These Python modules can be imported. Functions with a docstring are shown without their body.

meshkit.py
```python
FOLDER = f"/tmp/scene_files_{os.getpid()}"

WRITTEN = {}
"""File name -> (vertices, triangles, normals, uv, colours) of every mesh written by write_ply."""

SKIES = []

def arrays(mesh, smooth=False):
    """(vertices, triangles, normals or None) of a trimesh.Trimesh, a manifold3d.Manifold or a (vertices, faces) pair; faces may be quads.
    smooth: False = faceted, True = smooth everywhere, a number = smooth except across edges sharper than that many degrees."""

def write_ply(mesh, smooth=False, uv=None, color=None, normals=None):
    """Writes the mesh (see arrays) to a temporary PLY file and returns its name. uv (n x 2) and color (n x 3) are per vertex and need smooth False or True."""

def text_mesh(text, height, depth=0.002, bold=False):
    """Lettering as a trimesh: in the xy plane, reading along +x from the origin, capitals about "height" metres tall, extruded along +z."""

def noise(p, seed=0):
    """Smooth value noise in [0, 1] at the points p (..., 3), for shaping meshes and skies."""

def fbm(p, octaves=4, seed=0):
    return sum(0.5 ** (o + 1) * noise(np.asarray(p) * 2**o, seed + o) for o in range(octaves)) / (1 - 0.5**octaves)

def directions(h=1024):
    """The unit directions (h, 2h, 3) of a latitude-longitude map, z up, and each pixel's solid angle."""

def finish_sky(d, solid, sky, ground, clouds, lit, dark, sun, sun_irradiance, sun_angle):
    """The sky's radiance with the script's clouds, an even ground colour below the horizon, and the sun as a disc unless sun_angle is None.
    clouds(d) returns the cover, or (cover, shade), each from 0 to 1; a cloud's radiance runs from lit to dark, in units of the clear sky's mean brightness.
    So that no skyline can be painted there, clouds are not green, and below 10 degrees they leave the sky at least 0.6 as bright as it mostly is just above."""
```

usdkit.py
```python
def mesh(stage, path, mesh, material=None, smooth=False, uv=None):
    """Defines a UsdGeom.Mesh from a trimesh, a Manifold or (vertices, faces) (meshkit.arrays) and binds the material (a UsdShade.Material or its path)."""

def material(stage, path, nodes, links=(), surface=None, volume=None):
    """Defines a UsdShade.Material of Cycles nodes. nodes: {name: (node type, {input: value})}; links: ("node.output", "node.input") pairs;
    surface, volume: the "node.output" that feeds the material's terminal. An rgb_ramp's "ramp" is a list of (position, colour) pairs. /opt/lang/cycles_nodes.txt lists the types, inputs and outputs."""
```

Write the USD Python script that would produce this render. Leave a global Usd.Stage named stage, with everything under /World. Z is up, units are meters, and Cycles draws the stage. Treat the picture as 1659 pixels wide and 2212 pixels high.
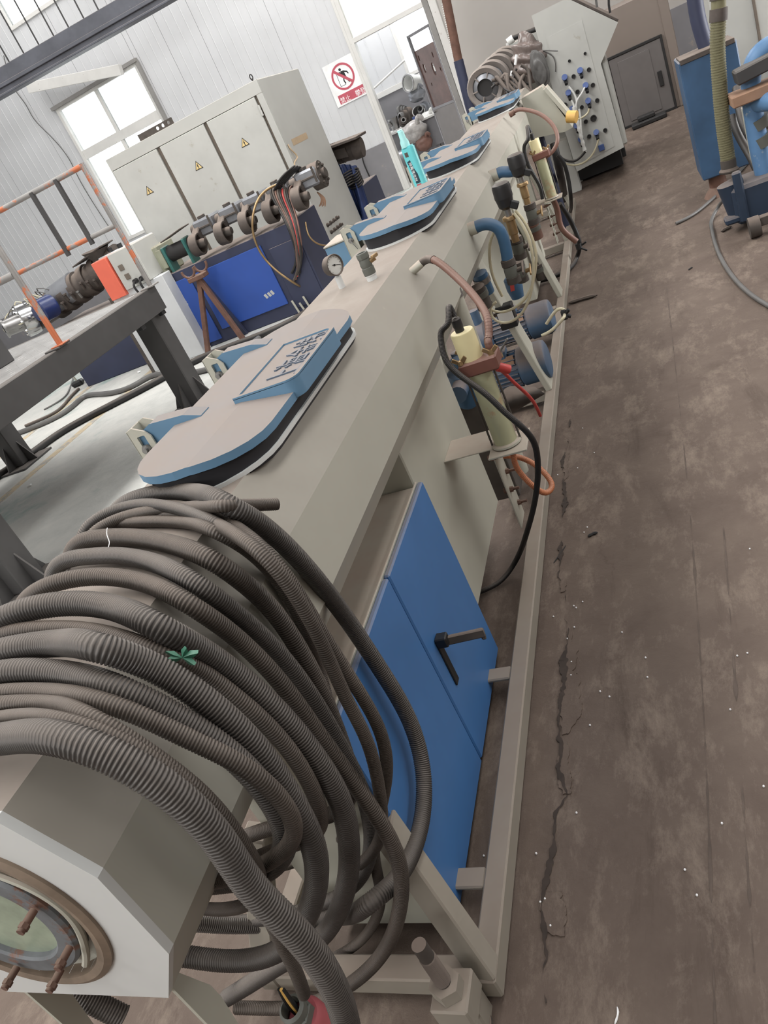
import math, random
import numpy as np, trimesh, usdkit, meshkit
from pxr import Usd, UsdGeom, UsdLux, UsdShade, Gf, Sdf, Vt
random.seed(7); RNG = np.random.default_rng(7)
stage = Usd.Stage.CreateInMemory()
UsdGeom.SetStageUpAxis(stage, 'Z'); UsdGeom.SetStageMetersPerUnit(stage, 1.0)
UsdGeom.Xform.Define(stage, '/World'); UsdGeom.Scope.Define(stage, '/World/Looks')
# ---------------------------------------------------------------- camera
EYE = np.array([0, 0, 1.55]); FPX = 1658.1; CX, CY = 829.5, 1106.0
R = np.array([[0.89084117, 0.22242044, -0.39614538], [-0.22146984, -0.54873342, -0.80612825], [-0.3966776, 0.80586648, -0.4395749]])
u_, _, v_ = np.linalg.svd(R); R = u_ @ v_            # rows: image right, image down, forward
cam = UsdGeom.Camera.Define(stage, '/World/camera')
cam.CreateHorizontalApertureAttr(24.0); cam.CreateVerticalApertureAttr(24.0 * 2212 / 1659)
cam.CreateFocalLengthAttr(24.0 * FPX / 1659); cam.CreateClippingRangeAttr(Gf.Vec2f(0.05, 200))
M4 = np.eye(4); M4[0, :3] = R[0]; M4[1, :3] = -R[1]; M4[2, :3] = -R[2]; M4[3, :3] = EYE
cam.AddTransformOp().Set(Gf.Matrix4d(*M4.ravel().tolist()))
cam.CreateExposureAttr(0.52)
# ---------------------------------------------------------------- light: overcast sky, area lights out of view at roof and walls
dome = UsdLux.DomeLight.Define(stage, '/World/sky'); dome.CreateIntensityAttr(1.3); dome.CreateColorAttr(Gf.Vec3f(0.97, 0.99, 1.0))
def overhead_light(name, x, y, z, w, l, power, col=(1, 0.985, 0.96)):
    q = UsdLux.RectLight.Define(stage, '/World/' + name); q.CreateWidthAttr(w); q.CreateHeightAttr(l)
    q.CreateIntensityAttr(power); q.CreateColorAttr(Gf.Vec3f(*col)); q.AddTranslateOp().Set(Gf.Vec3d(x, y, z))
overhead_light('unseen_roof_light', -9.0, 6.0, 6.4, 1.6, 16, 3.4)  # roof lights out of view, placed to give the overhead daylight
overhead_light('unseen_roof_light_001', -3.8, 5.5, 6.4, 1.8, 17, 7.4)
overhead_light('unseen_roof_light_002', 1.6, 5.5, 6.4, 1.4, 16, 4.0)
def side_light(name, loc, rot, w, h, power):
    q = UsdLux.RectLight.Define(stage, '/World/' + name); q.CreateWidthAttr(w); q.CreateHeightAttr(h); q.CreateIntensityAttr(power)
    q.AddTranslateOp().Set(Gf.Vec3d(*loc)); q.AddRotateXYZOp().Set(Gf.Vec3f(*rot))
side_light('unseen_right_light', (5.9, 5.0, 4.6), (0, 90, 0), 1.4, 9.0, 4.6)  # out of view, placed to light the right flank of the tank
side_light('unseen_side_light', (5.9, 7.0, 1.5), (0, 90, 0), 2.6, 2.2, 16.0)  # out of view, placed to throw the bright band across the floor
overhead_light('unseen_store_room_light', -3.6, 16.0, 4.4, 1.6, 1.2, 14.0)  # out of view, placed to brighten the room beyond the doorway
side_light('unseen_front_light', (-4.0, -4.9, 4.2), (90, 0, 0), 7.0, 1.6, 6.0)  # out of view behind the camera, placed to light the white end plate
# ---------------------------------------------------------------- helpers
def ray(px, py): return R.T @ np.array([(px - CX) / FPX, (py - CY) / FPX, 1.0])
def at(px, py, **k):
    """the point on the plane x=, y= or z= that a pixel of the photograph shows"""
    d = ray(px, py); (a, v), = k.items(); i = 'xyz'.index(a); return EYE + (v - EYE[i]) / d[i] * d
def V(*p): return np.array(p, float)
def unit(v): v = np.asarray(v, float); return v / (np.linalg.norm(v) + 1e-12)
USED, LOC = {}, {}
def numbered(parent, name):
    k = parent + '/' + name; n = USED.get(k, 0); USED[k] = n + 1
    return k if n == 0 else f'{k}_{n:03d}'
def tag(p, label=None, cat=None, group=None, kind=None):
    for k, v in (('label', label), ('category', cat), ('group', group), ('kind', kind)):
        if v: p.SetCustomDataByKey(k, v)
def thing(name, label, cat, loc=(0, 0, 0), group=None, kind=None):
    path = numbered('/World', name); x = UsdGeom.Xform.Define(stage, path); x.AddTranslateOp().Set(Gf.Vec3d(*map(float, loc)))
    LOC[path] = np.array(loc, float); tag(x.GetPrim(), label, cat, group, kind); return path
def part(name, mesh, mat, parent, label=None, smooth=35, kind=None):
    path = numbered(parent, name); LOC[path] = LOC[parent]
    v, f = vf(mesh); usdkit.mesh(stage, path, (v - LOC[parent], f), MATS[mat], smooth=smooth)
    tag(stage.GetPrimAtPath(path), label, None, None, kind); return path
def solo(name, mesh, mat, label=None, cat=None, group=None, kind=None, smooth=35):
    path = numbered('/World', name); v, f = vf(mesh); c = np.r_[(v.min(0) + v.max(0))[:2] / 2, v[:, 2].min()]
    if kind == 'structure': c = np.zeros(3)
    m = usdkit.mesh(stage, path, (v - c, f), MATS[mat], smooth=smooth); m.AddTranslateOp().Set(Gf.Vec3d(*c.tolist())); LOC[path] = c
    tag(m.GetPrim(), label, cat, group, kind); return path
def vf(m):
    if isinstance(m, list): return join(m)
    if isinstance(m, tuple): return np.asarray(m[0], float), np.asarray(m[1], int)
    if hasattr(m, 'to_mesh'): q = m.to_mesh(); return np.array(q.vert_properties[:, :3], float), np.array(q.tri_verts, int)
    return np.array(m.vertices), np.array(m.faces)
def join(ms):
    vs, fs, n = [], [], 0
    for m in ms:
        v, f = vf(m); vs.append(v); fs.append(f + n); n += len(v)
    return np.vstack(vs), np.vstack(fs)
def hull(p):
    h = trimesh.convex.convex_hull(np.asarray(p, float)); return np.array(h.vertices), np.array(h.faces)
def box(x0, x1, y0, y1, z0, z1, b=0.003):
    """a box with its edges chamfered by b"""
    lo, hi = np.minimum([x0, y0, z0], [x1, y1, z1]), np.maximum([x0, y0, z0], [x1, y1, z1]); b = min(b, (hi - lo).min() * 0.3); p = []
    for s in np.ndindex(2, 2, 2):
        c = np.where(s, hi, lo); d = np.where(s, -b, b)
        for i in range(3):
            q = c + d; q[i] = c[i]; p.append(q)
    return hull(p)
def obox(c, ax, ay, az, sx, sy, sz, b=0.003):
    """a box in its own axes; ax, ay, az directions, sizes full"""
    v, f = box(-sx / 2, sx / 2, -sy / 2, sy / 2, -sz / 2, sz / 2, b); A = np.stack([unit(ax), unit(ay), unit(az)])
    if np.linalg.det(A) < 0: f = f[:, ::-1]
    return v @ A + np.asarray(c, float), f
def frame_of(t):
    t = unit(t); a = V(0, 0, 1) if abs(t[2]) < 0.9 else V(1, 0, 0); u = unit(np.cross(a, t)); return u, np.cross(t, u)
def ring_faces(n, m, closed=False):
    i, j = np.meshgrid(np.arange(n if closed else n - 1), np.arange(m), indexing='ij'); i2 = (i + 1) % n; j2 = (j + 1) % m
    a, b, c, d = i * m + j, i * m + j2, i2 * m + j2, i2 * m + j
    return np.vstack([np.stack([a, b, c], -1).reshape(-1, 3), np.stack([a, c, d], -1).reshape(-1, 3)])
def spline(pts, n, closed=False):
    from scipy.interpolate import CubicSpline
    p = np.asarray(pts, float)
    if closed: p = np.vstack([p, p[:1]])
    s = np.r_[0, np.cumsum(np.linalg.norm(np.diff(p, axis=0), axis=1) ** 0.6)]
    c = CubicSpline(s, p, bc_type='periodic' if closed else 'natural'); d = c(np.linspace(0, s[-1], n * 8 + 1))
    L = np.r_[0, np.cumsum(np.linalg.norm(np.diff(d, axis=0), axis=1))]
    return np.stack([np.interp(np.linspace(0, L[-1], n), L, d[:, k]) for k in range(3)], 1)
def tube(p, r, m=10, caps=True, closed=False, ref=None):
    """a tube along the polyline p; r one radius or one per point"""
    p = np.asarray(p, float); n = len(p); r = np.broadcast_to(r, (n,)).astype(float)
    t = (np.roll(p, -1, 0) - np.roll(p, 1, 0)) if closed else np.gradient(p, axis=0); t /= np.linalg.norm(t, axis=1, keepdims=True) + 1e-12
    u, _ = frame_of(t[0]); U = np.zeros((n, 3))
    for i in range(n):
        u = unit(u - t[i] * (u @ t[i])); U[i] = u
    if closed:
        w = np.cross(t[0], U[0]); e = unit(U[-1] - t[0] * (U[-1] @ t[0])); ang = math.atan2(e @ w, e @ U[0]); a = -ang * np.arange(n) / n
        U = U * np.cos(a)[:, None] + np.cross(t, U) * np.sin(a)[:, None]
    W = np.cross(t, U); th = np.arange(m) * 2 * np.pi / m
    v = (p[:, None] + r[:, None, None] * (np.cos(th)[None, :, None] * U[:, None] + np.sin(th)[None, :, None] * W[:, None])).reshape(-1, 3)
    f = ring_faces(n, m, closed)
    if caps and not closed:
        k = len(v); v = np.vstack([v, v[:m], v[-m:], p[:1], p[-1:]]); j = np.arange(m); j2 = (j + 1) % m
        f = np.vstack([f, np.stack([k + j2, k + j, np.full(m, k + 2 * m)], 1), np.stack([k + m + j, k + m + j2, np.full(m, k + 2 * m + 1)], 1)])
    return v, f
def cyl(a, b, r, r2=None, m=20): return tube([a, b], [r, r if r2 is None else r2], m)
def lathe(prof, base, axis=(0, 0, 1), m=28):
    """prof: (radius, height) pairs turned about axis from base; hard corners come from the smoothing angle"""
    u, w = frame_of(axis); t = unit(axis); th = np.arange(m) * 2 * np.pi / m; v = []
    for r, h in prof: v.append(np.asarray(base, float) + t * h + max(r, 1e-5) * (np.cos(th)[:, None] * u + np.sin(th)[:, None] * w))
    return np.vstack(v), ring_faces(len(prof), m)
def corr(p, r, pitch, amp, m=14, closed=False, n=None):
    """a corrugated hose along p: rounded ribs of the given pitch"""
    p = np.asarray(p, float); L = np.linalg.norm(np.diff(p, axis=0), axis=1).sum(); k = max(6, int(L / pitch)); N = k * 4 + (0 if closed else 1)
    q = spline(p, N + (1 if closed else 0), False)
    if closed: q = q[:-1]
    rr = r - amp * np.tile([1.0, 0.25, 0.0, 0.25], k + 1)[:N]
    return tube(q, rr, m, caps=not closed, closed=closed)
def extrude(poly, o, u, v, h):
    """a polygon (list of 2-d points, or shapely) in the plane o + a*u + b*v, thickened by h along u x v"""
    from shapely.geometry import Polygon
    g = poly if hasattr(poly, 'geom_type') else Polygon(poly); u, v = unit(u), unit(v); w = np.cross(u, v); out = []
    for s in getattr(g, 'geoms', [g]):
        m = trimesh.creation.extrude_polygon(s, abs(h), engine='earcut'); p = np.array(m.vertices); f = np.array(m.faces)
        q = np.asarray(o, float) + p[:, :1] * u + p[:, 1:2] * v + p[:, 2:] * w * np.sign(h); out.append((q, f if h > 0 else f[:, ::-1]))
    return join(out)
def rrect(x0, x1, y0, y1, r):
    from shapely.geometry import box as sb
    return sb(x0 + r, y0 + r, x1 - r, y1 - r).buffer(r, quad_segs=6)
def bolt(p, d, r=0.008, h=0.008, shank=0.0):
    d = unit(d); ms = [tube([p, np.asarray(p) + d * h], r, 6)]
    if shank: ms.append(cyl(np.asarray(p) + d * h, np.asarray(p) + d * (h + shank), r * 0.55, m=8))
    return join(ms)
def sag(a, b, drop, n=24, side=(0, 0, 0)):
    t = np.linspace(0, 1, n)[:, None]; a, b = np.asarray(a, float), np.asarray(b, float)
    return a + (b - a) * t + (4 * t * (1 - t)) * (V(0, 0, -drop) + np.asarray(side, float))
# ---------------------------------------------------------------- materials
MATS = {}
def srgb(r, g, b): c = np.array([r, g, b]) / 255.0; return tuple(np.where(c <= 0.04045, c / 12.92, ((c + 0.055) / 1.055) ** 2.4).tolist())
DUST = srgb(150, 130, 113)
def mat(name, col, rough=0.5, metal=0.0, var=0.12, scale=6.0, dust=0.0, dcol=DUST, spots=None, scol=(0.1, 0.05, 0.03), bump=0.0, bscale=120.0, spec=0.5, edge=0.5, sscale=9.0, dmin=0.55):
    """painted or bare surface: slow colour drift, dust that lies on upward faces, patches of wear, fine relief"""
    col, dcol, scol = (tuple(np.dot(c, (0.25, 0.6, 0.15)) * 0.2 + np.array(c) * 0.8) for c in (col, dcol, scol))
    N = {'g': ('geometry', {}), 'tc': ('texture_coordinate', {}), 'p': ('principled_bsdf', {'roughness': rough, 'metallic': metal, 'specular_ior_level': spec}),
         'n1': ('noise_texture', {'scale': scale, 'detail': 5.0, 'roughness': 0.6}),
         'r1': ('map_range', {'from_min': 0.3, 'from_max': 0.7, 'to_min': 1 - var, 'to_max': 1 + var * 0.6}),
         'm1': ('mix', {'mix_type': 'multiply', 'fac': 1.0, 'color1': col})}
    L = [('g.position', 'n1.vector'), ('n1.fac', 'r1.value'), ('r1.result', 'm1.color2')]; out = 'm1.color'
    if spots:
        N['n2'] = ('noise_texture', {'scale': sscale, 'detail': 7.0, 'roughness': 0.7}); N['r2'] = ('map_range', {'from_min': spots, 'from_max': spots + 0.06, 'to_min': 0.0, 'to_max': 1.0, 'clamp': True})
        N['m2'] = ('mix', {'mix_type': 'mix', 'color2': scol}); L += [('g.position', 'n2.vector'), ('n2.fac', 'r2.value'), ('r2.result', 'm2.fac'), (out, 'm2.color1')]; out = 'm2.color'
    if dust:
        N['sx'] = ('separate_xyz', {}); N['up'] = ('map_range', {'from_min': edge - 0.25, 'from_max': edge + 0.4, 'to_min': 0.0, 'to_max': 1.0, 'clamp': True})
        N['n3'] = ('noise_texture', {'scale': 5.0, 'detail': 6.0, 'roughness': 0.65}); N['r3'] = ('map_range', {'from_min': 0.3, 'from_max': 0.62, 'to_min': dust * dmin, 'to_max': dust, 'clamp': True})
        N['mm'] = ('math', {'math_type': 'multiply'}); N['m3'] = ('mix', {'mix_type': 'mix', 'color2': dcol})
        L += [('g.normal', 'sx.vector'), ('sx.z', 'up.value'), ('g.position', 'n3.vector'), ('n3.fac', 'r3.value'), ('up.result', 'mm.value1'), ('r3.result', 'mm.value2'), ('mm.value', 'm3.fac'), (out, 'm3.color1')]; out = 'm3.color'
        N['rr'] = ('mix_float', {'a': rough, 'b': 0.85}); L += [('mm.value', 'rr.fac'), ('rr.result', 'p.roughness')]
    if bump:
        N['n4'] = ('noise_texture', {'scale': bscale, 'detail': 3.0}); N['b'] = ('bump', {'strength': bump, 'distance': 0.004}); L += [('g.position', 'n4.vector'), ('n4.fac', 'b.height'), ('b.normal', 'p.normal')]
    L.append((out, 'p.base_color')); MATS[name] = usdkit.material(stage, '/World/Looks/' + name, N, L, surface='p.BSDF')
GLYPHS = {'上':[[[3,-8,3,-3,27,-3,27,48,32,48,32,28,56,28,56,23,32,23,32,-3,61,-3,61,-8]]],'海':[[[18,28,22,34,28,49,33,48,31,41,60,41,60,37,28,37,26,33,26,31,57,31,57,17,62,17,62,13,56,13,56,3,60,3,60,-1,55,-1,54,-7,51,-10,40,-10,39,-7,48,-6,50,-4,50,-1,22,-1,24,13,18,13,18,17,25,18,26,31,22,26],[37,13,44,6,42,3,51,3,52,13],[39,27,45,21,44,17,52,17,52,27],[30,18,42,17,42,19,36,24,38,27,31,27,30,26],[29,13,27,3,41,3,35,10,36,13]],[[6,44,8,48,10,48,20,41,18,38,16,38]],[[5,-8,13,14,16,13,17,9,10,-8]],[[3,25,5,29,7,29,14,25,16,22,14,19,12,19,10,22]]],'金':[[[2,27,22,38,31,49,36,48,36,43,38,43,42,38,54,31,62,29,62,27,59,24,51,28,49,28,49,25,34,25,34,16,57,16,57,12,35,12,34,-4,35,-5,60,-5,60,-9,4,-9,4,-5,29,-5,29,12,7,12,7,16,29,16,29,25,15,25,14,28,8,24,5,24],[33,41,19,30,46,30]],[[40,-2,46,9,51,9,45,-3,43,-4]],[[18,-3,13,9,17,10,23,-2]]],'纬':[[[25,12,26,17,39,17,39,24,28,24,28,29,39,29,39,35,27,35,26,40,39,40,39,49,44,49,44,40,59,40,59,35,44,35,44,29,57,28,57,24,44,24,44,17,61,16,58,-4,49,-5,48,-3,48,-1,55,0,56,12,44,12,44,-11,39,-11,39,12]],[[3,-2,23,3,25,3,26,1,25,-2,6,-7,3,-6]],[[3,11,7,13,14,23,4,22,3,27,7,31,14,48,16,49,19,46,9,27,17,28,20,35,24,33,19,23,12,15,12,13,15,13,23,15,23,11,5,6]]],'禁':[[[29,25,41,37,32,38,32,42,43,42,43,49,48,49,48,42,59,42,59,38,50,38,59,27,61,27,59,23,57,23,49,33,48,22,43,22,43,33,35,24,31,23]],[[4,6,4,10,60,10,60,6,35,6,35,-8,31,-11,21,-11,20,-8,30,-6,30,6]],[[43,0,44,3,48,3,59,-8,55,-10,51,-5]],[[11,16,11,20,53,20,53,16]],[[3,26,14,37,5,38,5,42,15,42,15,49,20,49,20,42,29,42,29,38,20,38,30,30,27,27,20,33,20,22,15,22,15,32,6,22,3,24]],[[4,-6,9,-4,15,3,20,2,18,-2,10,-9,6,-10]]],'止':[[[3,-8,3,-3,12,-3,13,35,17,34,17,-3,32,-3,32,49,37,49,37,27,58,27,58,22,37,22,37,-3,61,-3,61,-8]]],'攀':[[[2,6,18,16,3,17,3,21,22,21,24,23,22,26,28,30,25,32,25,34,29,35,32,33,35,37,33,40,27,36,24,39,17,39,24,32,21,29,17,34,17,23,13,23,13,33,6,25,4,25,3,29,11,37,11,39,4,39,4,43,13,43,13,49,17,49,17,43,24,43,24,40,29,42,25,45,27,48,31,45,34,48,38,48,35,42,38,40,39,43,47,43,47,49,51,49,51,43,60,43,60,39,53,39,60,30,62,30,60,26,57,27,51,34,51,23,47,23,46,34,41,27,38,28,37,24,35,24,32,28,27,25,27,21,61,21,61,17,47,17,54,10,61,8,60,4,57,4,48,9,41,17,23,17,20,13,25,12,40,15,42,12,35,11,34,7,49,7,49,4,34,4,34,1,56,1,56,-2,34,-2,34,-9,32,-11,21,-11,21,-7,30,-7,30,-2,8,-2,8,1,30,1,30,4,15,4,15,7,30,7,30,10,21,9,18,12,15,8,6,3],[38,34,35,29,39,30,45,39,38,39,36,37,38,36],[38,28,37,29,37,28]]],'登':[[[2,22,14,30,13,33,7,36,8,39,11,39,16,34,19,34,24,41,6,42,6,46,29,46,30,43,22,31,42,31,35,40,32,46,33,48,37,48,40,41,46,44,48,48,50,48,52,44,43,37,48,33,55,40,58,40,59,37,53,33,51,29,62,23,60,19,57,19,49,24,45,29,44,27,21,27,19,29,14,23,6,18,4,18]],[[4,-9,4,-5,21,-5,21,-2,18,2,19,4,23,4,25,1,26,-4,24,-5,37,-5,41,4,46,4,42,-5,60,-5,60,-9]],[[13,21,50,21,50,5,13,5],[18,17,18,9,45,9,45,17]]],'除':[[[22,30,33,37,42,49,45,49,45,45,48,41,62,31,60,27,55,29,55,25,45,25,46,16,61,16,61,12,45,12,44,-10,33,-11,32,-9,32,-7,40,-7,40,12,24,12,24,16,40,16,40,25,30,25,30,29,24,27],[41,39,30,29,55,29,44,39,44,41,41,41]],[[49,7,53,9,56,6,62,-3,60,-6,57,-6]],[[22,-5,30,9,34,8,33,3,27,-6,24,-7]],[[5,46,23,45,17,30,17,26,21,22,23,14,22,8,19,5,11,6,11,9,18,10,17,21,12,27,17,42,9,42,9,-11,5,-11]]],'霉':[[[3,5,3,8,13,8,15,16,53,16,52,8,61,8,61,5,52,5,52,-1,59,-1,59,-4,51,-4,48,-10,43,-11,36,-10,35,-7,44,-7,46,-4,10,-4,12,5],[31,12,37,11,37,8,48,8,48,13],[30,4,38,2,37,-1,47,-1,47,5],[17,5,16,-1,34,-1,26,2,26,5],[19,13,18,8,33,8,27,10,27,13]],[[5,40,29,40,29,43,9,43,9,47,56,47,55,43,34,43,34,40,59,40,59,30,55,30,55,37,34,37,34,25,29,25,29,37,9,37,9,30,5,30]],[[5,13,5,15,9,17,16,25,11,26,11,29,26,29,26,26,17,26,20,25,20,22,59,22,59,19,16,19,11,13]],[[37,26,38,29,53,29,53,26]],[[37,32,37,34,52,34,52,31]],[[12,34,26,34,26,31,13,31]]],'清':[[[18,24,18,28,37,28,37,32,22,32,22,36,37,36,37,40,20,40,21,44,37,44,37,49,42,49,42,44,58,44,58,40,42,40,42,36,57,36,57,33,42,32,42,28,61,28,61,24]],[[23,20,55,20,55,-9,52,-11,43,-10,43,-7,51,-6,51,-1,28,-1,28,-11,23,-11],[28,3,51,3,51,8,28,8],[28,12,51,12,51,16,28,16]],[[4,-7,14,14,15,14,18,12,18,10,9,-10]],[[5,44,9,48,17,43,18,40,15,37]],[[3,26,3,29,7,30,16,23,14,20,12,20]]],'洁':[[[20,35,20,39,37,39,37,48,42,49,42,39,60,39,60,34,42,34,42,25,58,25,58,20,23,20,22,25,37,25,37,34]],[[24,-11,24,13,56,13,56,-11,51,-11,51,-8,29,-8,29,-11],[29,-4,51,-4,51,9,29,9]],[[5,-8,5,-5,11,6,15,13,17,13,19,9,11,-7,9,-10]],[[6,44,6,46,9,48,19,39,17,36,15,36]],[[3,26,5,30,7,30,14,26,16,24,16,21,12,20,10,23]]],'剂':[[[44,-6,54,-6,54,48,59,48,59,-7,56,-10,45,-10]],[[42,8,42,40,47,40,47,7]],[[3,-9,3,-7,10,-1,12,5,12,17,5,15,3,20,13,22,18,25,18,27,10,30,9,33,13,34,23,29,28,36,4,37,4,41,20,41,17,47,19,49,23,47,26,41,39,41,39,37,33,37,31,31,27,28,28,25,38,20,37,16,31,18,25,23,12,18,16,17,15,-1,10,-8,7,-10]],[[27,16,32,16,31,-11,27,-10]]]}
def glyph(ch):
    """the outline of a character in a 1 x 1 cell"""
    from shapely.geometry import Polygon
    from shapely import union_all
    ps = [[[(a / 64, b / 64) for a, b in zip(r[::2], r[1::2])] for r in p] for p in GLYPHS[ch]]
    return union_all([Polygon(p[0], p[1:]).buffer(0) for p in ps])
def writing(text, o, u, v, w, h, gap, depth):
    """characters side by side along u from o, each w wide and h tall"""
    from shapely import affinity
    ms = []
    for i, c in enumerate(text):
        if c != ' ': ms.append(extrude(affinity.scale(glyph(c), w, h, origin=(0, 0)), np.asarray(o, float) + unit(u) * i * (w + gap), u, v, depth))
    return join(ms)
mat('wall', srgb(204, 205, 208), 0.5, var=0.06, scale=1.2)
mat('wall_grey', srgb(176, 170, 164), 0.8, var=0.08, scale=0.7)
mat('dado', srgb(128, 126, 130), 0.85, var=0.15, scale=1.5, spots=0.62, scol=srgb(150, 140, 132), sscale=3)
mat('trim_white', srgb(214, 212, 208), 0.5, var=0.08, scale=3, spots=0.66, scol=srgb(140, 125, 112), sscale=8)
mat('roof', srgb(150, 152, 155), 0.7)
mat('girder', srgb(84, 86, 96), 0.6, var=0.25, scale=3, dust=0.6, dcol=srgb(140, 128, 118), spots=0.68, scol=srgb(200, 198, 196), sscale=12)
mat('black_rod', srgb(50, 48, 48), 0.6)
mat('cream', srgb(180, 178, 164), 0.42, var=0.06, scale=2.0, dust=0.97, dcol=srgb(136, 122, 111), spots=0.71, scol=srgb(195, 188, 172), sscale=5, bump=0.03, bscale=60, edge=0.42, dmin=0.85)
mat('cream_plain', srgb(178, 176, 160), 0.45, var=0.07, scale=3, dust=0.9, dcol=srgb(170, 150, 134))
mat('frame', srgb(148, 140, 126), 0.55, var=0.15, scale=3, dust=0.8, dcol=srgb(136, 118, 104), spots=0.69, scol=srgb(96, 78, 64), sscale=14)
mat('white_plate', srgb(206, 208, 206), 0.35, var=0.05, scale=3, spots=0.7, scol=srgb(170, 150, 130), sscale=7)
mat('lid_blue', srgb(84, 132, 166), 0.5, var=0.1, scale=5, dust=0.99, dcol=srgb(134, 119, 108), spots=0.72, scol=srgb(190, 188, 180), sscale=25, edge=0.62, dmin=0.9)
mat('gasket', srgb(30, 30, 36), 0.6)
mat('door_blue', srgb(46, 114, 180), 0.42, var=0.10, scale=3, dust=0.9, dcol=srgb(128, 118, 110), bump=0.02, bscale=40)
mat('deep_blue', srgb(24, 76, 168), 0.45, var=0.12, scale=2, spots=0.74, scol=srgb(30, 40, 60), sscale=4)
mat('navy', srgb(48, 54, 82), 0.55, var=0.18, scale=3, dust=0.85, dcol=srgb(150, 132, 116))
mat('hose', srgb(66, 62, 59), 0.42, var=0.4, scale=6, dust=0.5, dcol=srgb(132, 118, 106), edge=0.5)
mat('hose_rusty', srgb(72, 64, 57), 0.46, var=0.45, scale=8, dust=0.5, dcol=srgb(124, 107, 93), edge=0.5)
mat('rubber', srgb(34, 33, 34), 0.5, var=0.15, dust=0.25)
mat('black_steel', srgb(66, 64, 64), 0.6, var=0.2, scale=4, dust=0.5, dcol=srgb(128, 118, 108), spots=0.66, scol=srgb(110, 104, 98), sscale=4)
mat('deck', srgb(150, 148, 146), 0.45, 0.3, var=0.2, scale=4, spots=0.62, scol=srgb(120, 114, 108), sscale=3)
mat('orange_pipe', srgb(138, 134, 130), 0.5, 0.2, var=0.2, scale=8, spots=0.5, scol=srgb(190, 96, 40), sscale=6)
mat('orange', srgb(232, 92, 56), 0.5, var=0.05)
mat('cab_white', srgb(182, 182, 176), 0.45, var=0.06, scale=2, dust=0.5, spots=0.68, scol=srgb(150, 146, 138), sscale=6)
mat('cab_dirty', srgb(186, 186, 180), 0.5, var=0.10, scale=2, spots=0.64, scol=srgb(168, 162, 150), sscale=5)
mat('grey_panel', srgb(196, 198, 200), 0.5, var=0.05)
mat('dark', srgb(40, 38, 38), 0.7)
mat('shadow_gap', srgb(110, 98, 86), 0.8)  # brown for the shadow between cabinet doors, also sockets and a seam
mat('floor_dirt', srgb(92, 77, 67), 0.85, var=0.3, scale=20)
mat('crack', srgb(62, 50, 43), 0.9, var=0.3, scale=30)
mat('rim_stain', srgb(128, 108, 88), 0.6, var=0.4, scale=14)
mat('seal_grey', srgb(118, 122, 126), 0.6, 0.3, var=0.3, scale=16, spots=0.55, scol=srgb(128, 92, 76), sscale=22)
mat('seal_green', srgb(150, 165, 140), 0.25, var=0.25, scale=16)
mat('rust', srgb(112, 76, 60), 0.8, var=0.3, scale=12, dust=0.5)
mat('brown_metal', srgb(84, 74, 68), 0.65, 0.2, var=0.35, scale=9, dust=0.6, dcol=srgb(150, 132, 118))
mat('steel', srgb(150, 148, 146), 0.35, 0.85, var=0.2, scale=9)
mat('chrome', srgb(205, 205, 205), 0.18, 1.0)
mat('alu', srgb(140, 142, 148), 0.42, 0.6, var=0.15, scale=8)
mat('green_paint', srgb(34, 108, 102), 0.5, var=0.2, dust=0.5)
mat('olive', srgb(150, 152, 128), 0.55, var=0.2, scale=6, dust=0.5)
mat('red', srgb(205, 52, 46), 0.45)
mat('sign_red', srgb(200, 70, 92), 0.5)
mat('sign_white', srgb(240, 240, 240), 0.5)
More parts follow.
